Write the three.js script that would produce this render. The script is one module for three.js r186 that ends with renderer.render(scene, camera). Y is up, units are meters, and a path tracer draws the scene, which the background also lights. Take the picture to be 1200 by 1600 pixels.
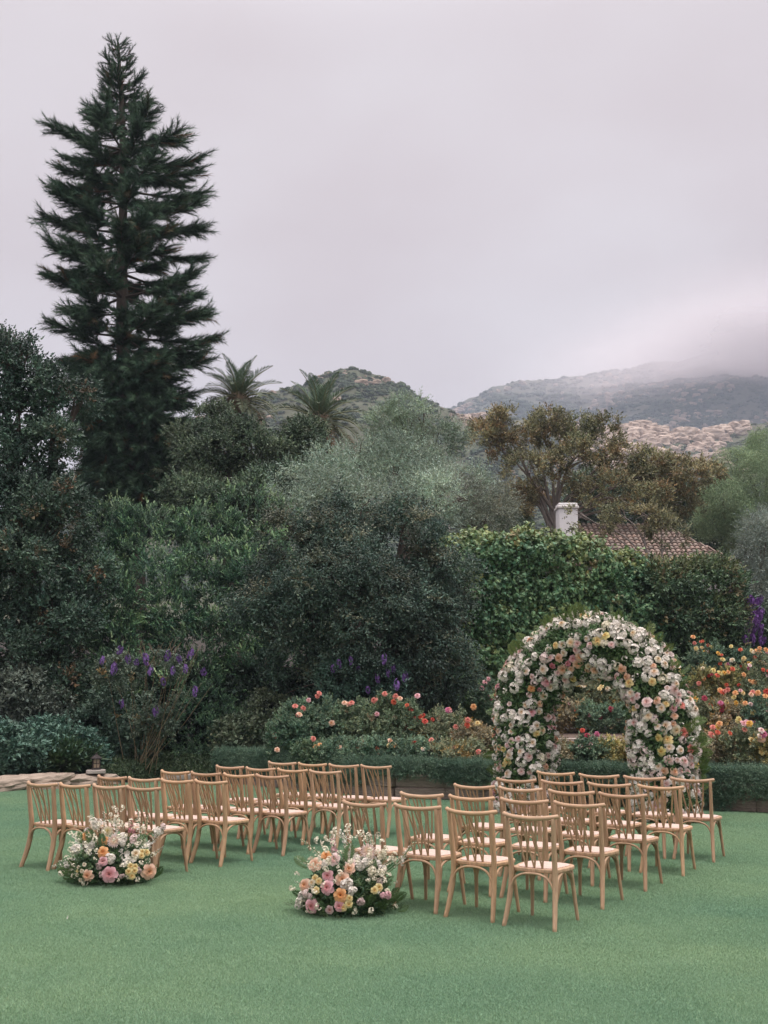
import * as THREE from 'three';
import { mergeGeometries } from 'three/addons/utils/BufferGeometryUtils.js';
import { ImprovedNoise } from 'three/addons/math/ImprovedNoise.js';
import { RoundedBoxGeometry } from 'three/addons/geometries/RoundedBoxGeometry.js';

// ------------------------------------------------------------------ camera, sky, sun, exposure
const EYE = 1.958, FOCAL = 1864.5, TILT = THREE.MathUtils.degToRad(8.1);
const scene = new THREE.Scene();
const camera = new THREE.PerspectiveCamera(2 * THREE.MathUtils.radToDeg(Math.atan(800 / FOCAL)), 0.75, 0.1, 9000);
camera.position.set(0, EYE, 0);
camera.rotation.x = TILT;
scene.add(camera);

const perlin = new ImprovedNoise();
const noise = (x, y, z) => perlin.noise(x + 71.3, y + 33.7, z + 12.9);
const fbm = (x, y, z, o = 4) => { let s = 0, a = 1, t = 0; for (let i = 0; i < o; i++) { s += a * noise(x, y, z); t += a; a *= 0.5; x = x * 2.03 + 5.1; y = y * 2.03 + 1.7; z = z * 2.03 + 9.2; } return s / t; };
const sm = THREE.MathUtils.smoothstep, lerp = THREE.MathUtils.lerp, clamp = THREE.MathUtils.clamp;

{ // overcast sky: brighter overhead, soft cloud texture all round
  const W = 1024, H = 512, data = new Float32Array(W * H * 4);
  for (let j = 0; j < H; j++) {
    const el = ((j + 0.5) / H - 0.5) * Math.PI, sy = Math.sin(el), cy = Math.cos(el);
    for (let i = 0; i < W; i++) {
      const az = ((i + 0.5) / W - 0.5) * 2 * Math.PI, x = cy * Math.cos(az), z = cy * Math.sin(az);
      const k = 1 / (Math.max(sy, 0) + 0.28);
      const n = fbm(x * k * 1.1, sy * 2.2, z * k * 1.1, 4), m = fbm(x * k * 2.6 + 7, sy * 5, z * k * 2.6, 4);
      const up = 1 + 3.1 * sm(sy, 0.48, 0.98);
      const l = 0.592 * up * (1 + 0.26 * n + 0.14 * m), cool = clamp(0.5 + 1.5 * n + 0.6 * m, 0, 1), o = (j * W + i) * 4;
      data[o] = l * lerp(1.045, 1.0, cool); data[o + 1] = l * lerp(0.922, 0.945, cool); data[o + 2] = l * lerp(0.955, 0.985, cool); data[o + 3] = 1;
    }
  }
  const t = new THREE.DataTexture(data, W, H, THREE.RGBAFormat, THREE.FloatType);
  t.mapping = THREE.EquirectangularReflectionMapping; t.magFilter = THREE.LinearFilter; t.minFilter = THREE.LinearFilter; t.needsUpdate = true;
  scene.background = t; scene.environment = t;
}
const sun = new THREE.DirectionalLight(new THREE.Color(1, 0.95, 0.9), 1.5);
sun.position.set(14, 60, -8); sun.target.position.set(0, 0, -18);
sun.castShadow = true; sun.shadow.radius = 28; sun.shadow.mapSize.set(2048, 2048);
Object.assign(sun.shadow.camera, { left: -45, right: 45, top: 60, bottom: -60, near: 1, far: 200 });
scene.add(sun, sun.target);
scene.fog = new THREE.FogExp2(new THREE.Color(0.70, 0.80, 0.95), 0.00033);
const renderer = new THREE.WebGLRenderer({ antialias: true });
renderer.shadowMap.enabled = true;
renderer.toneMapping = THREE.LinearToneMapping;
renderer.toneMappingExposure = 1.32;

// ------------------------------------------------------------------ helpers
let S = 1;
const seed = (n) => { S = (n * 2654435761) | 0; };
const rnd = () => { S = (S + 0x6d2b79f5) | 0; let t = Math.imul(S ^ (S >>> 15), 1 | S); t = (t + Math.imul(t ^ (t >>> 7), 61 | t)) ^ t; return ((t ^ (t >>> 14)) >>> 0) / 4294967296; };
const rr = (a, b) => a + (b - a) * rnd();
const pick = (a) => a[Math.floor(rnd() * a.length) % a.length];
const V = (x, y, z) => new THREE.Vector3(x, y, z);
const C = (r, g, b) => new THREE.Color().setRGB(r, g, b);
// the place seen at (px, py) of the photograph, at a distance d in front of the camera
function P(px, py, d) {
  const u = (px - 600) / FOCAL, v = (800 - py) / FOCAL, y = Math.sin(TILT) + v * Math.cos(TILT), z = Math.cos(TILT) - v * Math.sin(TILT);
  return V(u * d / z, EYE + y * d / z, -d);
}
const used = new Map();
function numbered(n) { const k = used.get(n) ?? 0; used.set(n, k + 1); return k ? n + '_' + String(k).padStart(3, '0') : n; }
function thing(name, label, category, pos = V(0, 0, 0), turn = 0, group) {
  const o = new THREE.Group(); o.name = numbered(name); o.position.copy(pos); o.rotation.y = turn;
  o.userData = { label, category }; if (group) o.userData.group = group;
  scene.add(o); return o;
}
function part(name, geo, mat, parent, kind) {
  const m = new THREE.Mesh(geo, mat); m.name = name; m.castShadow = m.receiveShadow = true;
  if (kind) m.userData.kind = kind; parent.add(m); return m;
}
function structure(name, geo, mat, label, parent = scene) {
  const m = new THREE.Mesh(geo, mat); m.name = numbered(name); m.receiveShadow = m.castShadow = true; m.userData = { kind: 'structure' };
  if (label) m.userData.label = label; parent.add(m); return m;
}
const Q = new THREE.Quaternion(), MX = new THREE.Matrix4(), UPV = V(0, 1, 0);
// InstancedMesh out of a list of {p, n (direction of +y), s (scale), c (colour), spin}
function copies(name, geo, mat, list, parent, kind = 'stuff') {
  const m = new THREE.InstancedMesh(geo, mat, list.length), q2 = new THREE.Quaternion();
  m.name = name; m.userData.kind = kind; m.castShadow = m.receiveShadow = true;
  list.forEach((e, i) => {
    Q.setFromUnitVectors(UPV, e.n); q2.setFromAxisAngle(UPV, e.spin ?? rnd() * 6.283); Q.multiply(q2);
    m.setMatrixAt(i, MX.compose(e.p, Q, e.s.isVector3 ? e.s : V(e.s, e.s, e.s)));
    if (e.c) m.setColorAt(i, e.c);
  });
  parent.add(m); return m;
}
function geom(pos, col, uv, idx) {
  const g = new THREE.BufferGeometry();
  g.setAttribute('position', new THREE.Float32BufferAttribute(pos, 3));
  if (col) g.setAttribute('color', new THREE.Float32BufferAttribute(col, 3));
  if (uv) g.setAttribute('uv', new THREE.Float32BufferAttribute(uv, 2));
  if (idx) g.setIndex(idx);
  g.computeVertexNormals(); return g;
}
// tapered tube through points; r is a number, [r0, r1] or f(t); rz flattens the section of upright pieces
function tube(pts, r, seg = 10, sides = 6, flat = 1) {
  const curve = pts.length > 2 ? new THREE.CatmullRomCurve3(pts, false, 'centripetal') : new THREE.LineCurve3(pts[0], pts[1]);
  const R = typeof r === 'function' ? r : Array.isArray(r) ? (t) => lerp(r[0], r[1], t) : () => r;
  const pos = [], uv = [], idx = [], len = curve.getLength();
  let nrm = null; const tan = V(), b = V(), c = V();
  for (let i = 0; i <= seg; i++) {
    const t = i / seg; curve.getPoint(t, c); curve.getTangent(t, tan).normalize();
    if (!nrm) { nrm = Math.abs(tan.x) < 0.8 ? V(1, 0, 0) : V(0, 0, 1); }
    nrm.addScaledVector(tan, -nrm.dot(tan)).normalize(); b.crossVectors(tan, nrm);
    for (let k = 0; k <= sides; k++) {
      const a = (k / sides) * Math.PI * 2, rad = R(t);
      pos.push(c.x + rad * (Math.cos(a) * nrm.x + flat * Math.sin(a) * b.x), c.y + rad * (Math.cos(a) * nrm.y + flat * Math.sin(a) * b.y), c.z + rad * (Math.cos(a) * nrm.z + flat * Math.sin(a) * b.z));
      uv.push((k / sides) * 6.28 * R(0.5), t * len);
    }
  }
  const w = sides + 1;
  for (let i = 0; i < seg; i++) for (let k = 0; k < sides; k++) idx.push(i * w + k, i * w + k + 1, (i + 1) * w + k, i * w + k + 1, (i + 1) * w + k + 1, (i + 1) * w + k);
  for (const [row, flip] of [[0, true], [seg, false]]) { // end caps
    const at = pos.length / 3, t = row / seg; curve.getPoint(t, c); pos.push(c.x, c.y, c.z); uv.push(0, t * len);
    for (let k = 0; k < sides; k++) flip ? idx.push(at, row * w + k + 1, row * w + k) : idx.push(at, row * w + k, row * w + k + 1);
  }
  return geom(pos, null, uv, idx);
}
// ---- computed textures
function tex(size, f, srgb, rep = 1) {
  const d = new Uint8Array(size * size * 4);
  for (let j = 0; j < size; j++) for (let i = 0; i < size; i++) { const c = f(i / size, j / size), o = (j * size + i) * 4; for (let k = 0; k < 3; k++) d[o + k] = clamp(Math.round((Array.isArray(c) ? c[k] : c) * 255), 0, 255); d[o + 3] = 255; }
  const t = new THREE.DataTexture(d, size, size); t.wrapS = t.wrapT = THREE.RepeatWrapping; t.magFilter = THREE.LinearFilter; t.minFilter = THREE.LinearMipmapLinearFilter; t.generateMipmaps = true;
  if (srgb) t.colorSpace = THREE.SRGBColorSpace; t.repeat.set(rep, rep); t.needsUpdate = true; return t;
}
// noise that tiles: blend over the period
const tiled = (f) => (u, v) => f(u, v) * (1 - u) * (1 - v) + f(u - 1, v) * u * (1 - v) + f(u, v - 1) * (1 - u) * v + f(u - 1, v - 1) * u * v;
const grainF = tiled((u, v) => fbm(u * 22, v * 3, 2, 4));
const grain2 = tiled((u, v) => fbm(u * 70, v * 5, 8, 2));
const woodMap = tex(256, (u, v) => { const g = 0.84 + 0.45 * grainF(u, v) + 0.32 * grain2(u, v); return [g, g * (0.985 - 0.05 * grainF(v, u)), g * 0.97]; }, false, 3);
const stoneF = tiled((u, v) => fbm(u * 7, v * 7, 4, 5)), stoneG = tiled((u, v) => fbm(u * 30, v * 30, 14, 3));
const stoneMap = tex(256, (u, v) => { const a = stoneF(u, v), b = stoneG(u, v); const g = 0.72 + 0.55 * a + 0.35 * b; return [g, g * (0.97 + 0.06 * a), g * (0.95 + 0.1 * a)]; }, false, 1);
const stoneBump = tex(256, (u, v) => 0.5 + 0.45 * stoneF(u, v) + 0.3 * stoneG(u, v), false, 1);
const barkF = tiled((u, v) => fbm(u * 16, v * 4, 21, 4));
const barkMap = tex(128, (u, v) => { const g = 0.7 + 0.7 * barkF(u, v); return [g, g, g]; }, false, 1);

// ---- materials (colours are real-world base colours, linear)
const std = (o) => new THREE.MeshStandardMaterial(o), phy = (o) => new THREE.MeshPhysicalMaterial(o);
const M = {
  leaf: phy({ color: 0xffffff, vertexColors: true, roughness: 0.55, transmission: 0.34, thickness: 0, specularIntensity: 0.6, side: THREE.DoubleSide }),
  matte: phy({ color: 0xffffff, vertexColors: true, roughness: 0.75, transmission: 0.22, thickness: 0, specularIntensity: 0.5, side: THREE.DoubleSide }),
  needle: phy({ color: 0xffffff, vertexColors: true, roughness: 0.8, specularIntensity: 0.25, side: THREE.DoubleSide }),
  wood: std({ color: C(0.50, 0.32, 0.19), roughness: 0.55, map: woodMap, bumpMap: woodMap, bumpScale: 0.0006 }),
  woodPale: std({ color: C(0.68, 0.52, 0.435), roughness: 0.6, map: woodMap }),
  bark: std({ color: C(0.16, 0.125, 0.10), roughness: 0.95, map: barkMap, bumpMap: barkMap, bumpScale: 0.02 }),
  barkPale: std({ color: C(0.36, 0.31, 0.27), roughness: 0.95, map: barkMap, bumpMap: barkMap, bumpScale: 0.02 }),
  twig: std({ color: C(0.24, 0.18, 0.12), roughness: 0.9 }),
  stem: std({ color: C(0.10, 0.17, 0.06), roughness: 0.7 }),
  stone: std({ color: C(0.44, 0.36, 0.285), roughness: 0.95, map: stoneMap, bumpMap: stoneBump, bumpScale: 0.03 }),
  stoneBrown: std({ color: C(0.37, 0.30, 0.25), roughness: 0.95, map: stoneMap, bumpMap: stoneBump, bumpScale: 0.02 }),
  stonePale: std({ color: C(0.52, 0.47, 0.42), roughness: 0.95, map: stoneMap, bumpMap: stoneBump, bumpScale: 0.01 }),
};
// ------------------------------------------------------------------ ground, lawn, beds, hills
const EDGE = [[-40, 6], [-14, 15.8], [-6.96, 22.05], [-5.36, 23.45], [-4.5, 24.6], [-3.7, 24.3], [-1.9, 22.65], [0.22, 20.6], [1.07, 20.42], [5.71, 18.47], [9, 17.3], [20, 14.5], [60, 8]];
function edge(x) { // distance of the lawn's far border from the camera at x
  for (let i = 0; i < EDGE.length - 1; i++) if (x <= EDGE[i + 1][0]) { const [a, b] = EDGE[i], [c, d] = EDGE[i + 1]; return lerp(b, d, clamp((x - a) / (c - a), 0, 1)); }
  return 8;
}
function ground(x, d) {
  const s = d - edge(x); if (s < 0) return -0.05;
  const right = sm(x, -3, -1.2), bed = lerp(0.1, 0.43, right) * sm(s, 0.1, 0.45);
  return -0.05 * (1 - sm(s, 0.1, 0.45)) + bed + right * 0.42 * sm(s, 4.3, 4.5) + 0.06 * clamp(s - 5, 0, 12) + 0.09 * Math.max(0, s - 17) * sm(s, 17, 40);
}
{
  const xs = [], ds = [];
  for (let x = -1800; x < -60; x += 120) xs.push(x); for (let x = -60; x < -16; x += 4) xs.push(x); for (let x = -16; x < 16; x += 0.4) xs.push(x); for (let x = 16; x < 60; x += 4) xs.push(x); for (let x = 60; x <= 1800; x += 120) xs.push(x);
  for (let d = -1200; d < -40; d += 120) ds.push(d); for (let d = -40; d < 12; d += 4) ds.push(d); for (let d = 12; d < 34; d += 0.2) ds.push(d); for (let d = 34; d < 120; d += 4) ds.push(d); for (let d = 120; d <= 4200; d += 200) ds.push(d);
  const pos = [], col = [], idx = [], uv = [], w = xs.length;
  for (const d of ds) for (const x of xs) {
    const far = sm(d, 60, 120);
    pos.push(x, d > 100 ? lerp(ground(x, 100), 14, sm(d, 100, 400)) : ground(x, d), -d); uv.push(x / 1.5, d / 1.5);
    const k = 0.8 + 0.5 * fbm(x * 0.9, 0, d * 0.9, 3);
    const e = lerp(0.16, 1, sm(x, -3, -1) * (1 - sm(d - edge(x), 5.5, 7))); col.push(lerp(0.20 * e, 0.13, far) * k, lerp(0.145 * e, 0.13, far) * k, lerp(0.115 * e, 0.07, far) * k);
  }
  for (let j = 0; j < ds.length - 1; j++) for (let i = 0; i < w - 1; i++) { const a = j * w + i; idx.push(a, a + 1, a + w, a + 1, a + w + 1, a + w); }
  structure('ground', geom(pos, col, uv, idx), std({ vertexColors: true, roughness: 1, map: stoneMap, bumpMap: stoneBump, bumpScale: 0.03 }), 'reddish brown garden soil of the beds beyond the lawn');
}
const lawnTone = (x, d) => fbm(x * 0.35 + 3, 1, d * 0.5, 3) + 0.5 * fbm(x * 1.3, 7, d * 2.2, 3) + 0.45 * fbm(x * 3.6, 3, d * 5.5, 3);
{
  const pos = [], col = [], uv = [], idx = [], n = 120, rows = 90;
  for (let j = 0; j <= rows; j++) for (let i = 0; i <= n; i++) {
    const x = lerp(-30, 30, i / n), d = lerp(-20, edge(x) + 0.12, Math.pow(j / rows, 0.6)); pos.push(x, 0, -d); uv.push(x / 1.2, d / 1.2);
    const t = lawnTone(x, d); col.push(0.125 + 0.05 * t, 0.20 + 0.04 * t, 0.122 + 0.01 * t);
  }
  for (let j = 0; j < rows; j++) for (let i = 0; i < n; i++) { const a = j * (n + 1) + i; idx.push(a, a + 1, a + n + 1, a + 1, a + n + 2, a + n + 1); }
  const gf = tiled((u, v) => fbm(u * 90, v * 90, 3, 3)), gs = tiled((u, v) => fbm(u * 16, v * 40, 6, 3));
  const map = tex(512, (u, v) => { const g = 0.9 + 0.6 * gf(u, v) + 0.35 * gs(u, v); return [g * 0.98, g, g * 0.95]; }, false, 1);
  structure('lawn', geom(pos, col, uv, idx), std({ vertexColors: true, roughness: 1, map, bumpMap: map, bumpScale: 0.012 }), 'short mown green lawn under the chairs');
  // the blades themselves
  seed(11);
  const bp = [], bc = [];
  for (let i = 0; i < 2600; i++) {
    const r = 0.36 * Math.sqrt(-Math.log(1 - 0.93 * rnd())) * 0.62, a = rnd() * 6.283, x = r * Math.cos(a), z = r * Math.sin(a), h = rr(0.006, 0.014), b = rnd() * 6.283, w = rr(0.0012, 0.0022), l = rr(0.2, 1.1) * h, la = rnd() * 6.283;
    bp.push(x - w * Math.cos(b), 0, z - w * Math.sin(b), x + w * Math.cos(b), 0, z + w * Math.sin(b), x + l * Math.cos(la), h, z + l * Math.sin(la));
    const k = rr(0.82, 1.2), y = rnd() < 0.12 ? 1.25 : 1; for (let q = 0; q < 3; q++) bc.push(k * y, k * (y > 1 ? 1.1 : 1), k);
  }
  const g = geom(bp, bc), list = [];
  for (let d = 4.2; d < 25; d += 0.19) for (let x = -(0.34 * d + 3.5); x < 0.34 * d + 3.5; x += 0.19) {
    const X = x + rr(-0.1, 0.1), D = d + rr(-0.1, 0.1); if (D > edge(X) - 0.25) continue;
    const t = lawnTone(X, D) + rr(-0.12, 0.12);
    list.push({ p: V(X, 0.001, -D), n: V(rr(-0.03, 0.03), 1, rr(-0.03, 0.03)).normalize(), s: rr(0.85, 1.15), c: C(0.243 + 0.085 * t, 0.390 + 0.075 * t, 0.245 + 0.03 * t) });
  }
  const grass = copies('grass', g, M.matte, list, scene); grass.userData.label = 'short green grass blades of the mown lawn';
}
// chaparral clump: a low shrub seen from far off
seed(21);
function ballGeo(n, flat = 0.75) {
  const pos = [], col = [];
  for (let i = 0; i < n; i++) {
    const u = V(rr(-1, 1), rr(-0.25, 1), rr(-1, 1)).normalize(), c = u.clone().multiplyScalar(rr(0.55, 1)); c.y *= flat;
    const t = V(rr(-1, 1), rr(-1, 1), rr(-1, 1)).cross(u).normalize(), b = V().crossVectors(u, t), q = rr(0.22, 0.42), k = rr(0.7, 1.3);
    for (const [x, y, z] of [[-1, -0.6, 0], [1, -0.6, 0], [0, 1, 0.3]]) { pos.push(c.x + q * (x * t.x + y * b.x + z * u.x), c.y + q * (x * t.y + y * b.y + z * u.y), c.z + q * (x * t.z + y * b.z + z * u.z)); col.push(k, k, k); }
  }
  return geom(pos, col);
}
function boulderGeo(sd, det = 2) {
  const g = new THREE.IcosahedronGeometry(1, det), p = g.attributes.position, v = V();
  for (let i = 0; i < p.count; i++) {
    v.fromBufferAttribute(p, i); const k = 1 + 0.5 * fbm(v.x * 1.2 + sd, v.y * 1.2, v.z * 1.2, 3);
    const q = Math.pow(Math.pow(Math.abs(v.x), 4) + Math.pow(Math.abs(v.y), 4) + Math.pow(Math.abs(v.z), 4), 0.25); v.multiplyScalar((k * 0.85) / q); v.y *= 0.8; p.setXYZ(i, v.x, v.y, v.z);
  }
  g.computeVertexNormals(); return g;
}
const boulders = [1, 2, 3, 4].map((k) => boulderGeo(k * 7.7));
const shrubFar = ballGeo(70);
const rockMat = std({ color: 0xffffff, roughness: 1, map: stoneMap });
// a hill: the crest at distance D follows the outline [px, py, ...]; the slope comes down towards the garden
function hill(name, label, D, outline, opt) {
  const pts = outline.map(([px, py]) => P(px, py, D)), x0 = pts[0].x, x1 = pts.at(-1).x;
  const crest = (x) => { let i = 0; while (i < pts.length - 2 && x > pts[i + 1].x) i++; const a = pts[i], b = pts[i + 1], t = clamp((x - a.x) / (b.x - a.x), 0, 1); return lerp(a.y, b.y, t * t * (3 - 2 * t)); };
  const near = opt.near ?? 0.45, amp = opt.amp ?? 0.05;
  const at = (x, t) => { // t: 0 at the crest, 1 at the foot, negative behind
    const h = crest(x) - 5, d = t < 0 ? D * (1 - t * 0.6) : D * (1 - near * t), f = t < 0 ? 1 - 0.9 * t * t : Math.pow(1 - t, opt.pow ?? 1.15);
    const bend = sm(Math.abs(t), 0, 0.12);
    const n = fbm(x / (h * 0.55) + opt.sd, t * 2.4, opt.sd, 5) * bend, rav = Math.abs(fbm(x / (h * 0.35) + opt.sd * 3, t * 1.1, 4, 3)) * bend;
    const fine = fbm(x / (h * 0.09) + 4, t * 14, opt.sd, 3);
    return V(x, 5 + h * Math.max(0.0, f + amp * 2.2 * n - amp * 1.6 * rav * (1 - t)) + h * 0.012 * fine, -d);
  };
  const nx = 200, nt = 90, pos = [], col = [], uv = [], idx = [];
  for (let j = 0; j <= nt; j++) for (let i = 0; i <= nx; i++) {
    const x = lerp(x0, x1, i / nx), t = lerp(-0.5, 1, j / nt), p = at(x, t); pos.push(p.x, p.y, p.z); uv.push(p.x / 30, p.z / 30);
    const n = clamp(0.5 + 1.2 * fbm(x / 40 + opt.sd, t * 9, 3, 4), 0, 1), c = opt.soil[0].clone().lerp(opt.soil[1], n); col.push(c.r, c.g, c.b);
  }
  for (let j = 0; j < nt; j++) for (let i = 0; i < nx; i++) { const a = j * (nx + 1) + i; idx.push(a, a + 1, a + nx + 1, a + 1, a + nx + 2, a + nx + 1); }
  const m = structure(name, geom(pos, col, uv, idx), std({ vertexColors: true, roughness: 1, map: stoneMap }), label);
  seed(opt.sd * 100 | 0);
  const list = [], rocks = [];
  for (let i = 0; i < opt.shrubs; i++) {
    const x = rr(x0, x1), t = Math.pow(rnd(), 0.8) * (opt.tmax ?? 0.8) - 0.03, k = fbm(x / opt.patch + 9, t * D / opt.patch * near, opt.sd, 3); if (k < rr(-0.3, 0.12)) continue;
    const s = opt.size * rr(0.5, 1.25) * (1 + Math.max(0, k)), p = at(x, t); p.y -= s * 0.15;
    list.push({ p, n: UPV, s: V(s, s * rr(0.6, 1), s), c: opt.green[0].clone().lerp(opt.green[1], rnd()).multiplyScalar(rr(0.75, 1.2)) });
  }
  for (let i = 0; i < (opt.rocks ?? 0); i++) {
    const x = rr(x0, x1), t = opt.rockT(x) + Math.abs(rr(-1, 1) * rnd()) * (opt.rockSpread ?? 0.25), k = fbm(x / (opt.patch * 1.6) + 3, t * 5, opt.sd + 5, 3); if (k < rr(-0.12, 0.16) || t < -0.02) continue;
    const s = opt.rockSize * (0.35 + 1.1 * Math.pow(rnd(), 2.5)), p = at(x, t); p.y += s * 0.1;
    rocks.push({ p, n: V(rr(-0.25, 0.25), 1, rr(-0.25, 0.25)).normalize(), s: V(s * rr(0.8, 1.5), s * rr(0.7, 1.1), s), c: opt.rock.clone().multiplyScalar(rr(0.75, 1.15)).lerp(C(0.45, 0.33, 0.25), rnd() * 0.35) });
  }
  const ch = copies('chaparral', shrubFar, M.needle, list, scene); ch.name = numbered('chaparral'); ch.userData.label = opt.brush;
  return { at, rocks, m };
}
const foothill = hill('foothill', 'rounded green hill with a rocky top behind the palms', 520, [[60, 760], [200, 700], [300, 655], [370, 628], [430, 610], [470, 603], [500, 588], [545, 575], [592, 588], [622, 601], [660, 622], [700, 638], [740, 662], [800, 715], [900, 790]], { sd: 3.1, near: 0.42, amp: 0.07, soil: [C(0.12, 0.125, 0.072), C(0.075, 0.095, 0.052)], shrubs: 15000, patch: 26, size: 1.7, green: [C(0.045, 0.072, 0.045), C(0.085, 0.105, 0.06)], rocks: 300, rockT: () => 0.0, rockSpread: 0.3, rockSize: 1.9, rock: C(0.42, 0.34, 0.27), brush: 'olive green brush covering the rounded hill behind the palms' });
const ridge = hill('boulder_ridge', 'low ridge covered with pale boulders below the mountain', 760, [[520, 735], [640, 690], [690, 664], [730, 655], [770, 648], [820, 655], [870, 668], [920, 677], [960, 671], [1000, 667], [1050, 674], [1100, 676], [1150, 667], [1210, 662], [1300, 655], [1420, 680]], { sd: 5.7, near: 0.4, amp: 0.05, soil: [C(0.15, 0.14, 0.09), C(0.10, 0.11, 0.06)], shrubs: 17000, patch: 30, size: 2.4, green: [C(0.06, 0.08, 0.05), C(0.10, 0.11, 0.06)], rocks: 3000, rockT: () => 0.0, rockSpread: 0.36, rockSize: 4.2, rock: C(0.58, 0.475, 0.39), brush: 'green brush growing between the boulders of the low ridge' });
const mount = hill('mountain', 'blue grey mountain with its top hidden in low cloud', 1700, [[420, 740], [560, 690], [660, 655], [705, 636], [740, 620], [780, 602], [812, 594], [850, 594], [900, 588], [960, 578], [1040, 566], [1120, 560], [1220, 566], [1340, 580], [1500, 600]], { sd: 8.3, near: 0.45, amp: 0.07, pow: 1.0, soil: [C(0.125, 0.12, 0.085), C(0.075, 0.09, 0.06)], shrubs: 26000, patch: 60, size: 4.6, green: [C(0.05, 0.07, 0.05), C(0.085, 0.1, 0.06)], rocks: 4200, rockT: () => 0.02, rockSpread: 0.8, rockSize: 4.2, rock: C(0.42, 0.34, 0.28), brush: 'dark brush covering the blue grey mountain' });
{ // boulders: the large ones of the ridge and of the hill's top one by one, the rest as masses
  const big = ridge.rocks.filter((r) => r.p.x > -0.1 * 760 && -r.p.z > 660).sort((a, b) => b.s.x - a.s.x), own = big.slice(0, 110), rest = ridge.rocks.filter((r) => !own.includes(r));
  own.forEach((r, i) => {
    const o = new THREE.Mesh(boulders[i % 4], new THREE.MeshStandardMaterial({ color: r.c, roughness: 1, map: stoneMap })); o.name = numbered('boulder'); o.castShadow = o.receiveShadow = true;
    o.position.copy(r.p); o.scale.copy(r.s); o.rotation.y = rnd() * 6; o.userData = { label: 'pale tan boulder on the distant low ridge below the cloud covered mountain', category: 'boulder', group: 'large boulders on the distant ridge' }; scene.add(o);
  });
  const a = copies('boulder_field', boulders[1], rockMat, rest, scene); a.userData.label = 'field of small pale boulders on the low ridge';
  const b = copies('rocks', boulders[2], rockMat, foothill.rocks, scene); b.userData.label = 'pale rocks near the top of the rounded hill';
  const c = copies('mountain_rocks', boulders[3], rockMat, mount.rocks, scene); c.userData.label = 'pale rocks scattered over the blue grey mountain';
}
{ // the cloud that hides the mountain's top: thin layers of vapour lying one above the other
  const cf = tiled((u, v) => fbm(u * 5, v * 5, 2, 5));
  const am = tex(512, (u, v) => { const e = sm(u, 0, 0.16) * sm(1 - u, 0, 0.2) * sm(v, 0, 0.2) * sm(1 - v, 0, 0.3); return clamp(e * (0.72 + 1.5 * cf(u, v)), 0, 1); }, false, 1);
  am.wrapS = am.wrapT = THREE.ClampToEdgeWrapping;
  const cloud = new THREE.Group(); cloud.name = 'cloud'; cloud.userData = { label: 'low grey cloud lying over the top of the mountain', category: 'cloud' }; cloud.position.set(880, 402, -1900); scene.add(cloud);
  const mats = [0.10, 0.22, 0.38, 0.55, 0.68, 0.75, 0.75].map((opacity, k) => phy({ color: C(0.71, 0.665, 0.675).multiplyScalar(1 - 0.058 * k), roughness: 1, transmission: 0.9, thickness: 0, specularIntensity: 0, transparent: true, alphaMap: am, opacity, side: THREE.DoubleSide }));
  for (let k = 0; k < 7; k++) {
    const g = new THREE.PlaneGeometry(1900 - 60 * k, 1500, 1, 1); g.rotateX(-Math.PI / 2);
    const m = part('cloud_layer', g, mats[k], cloud); m.position.set(110 + 14 * k + 25 * Math.sin(k * 2.1), 14 * k - 26, 40 * Math.cos(k * 1.7)); m.rotation.y = 0.05 * Math.sin(k * 3); m.castShadow = false;
  }
}
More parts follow.
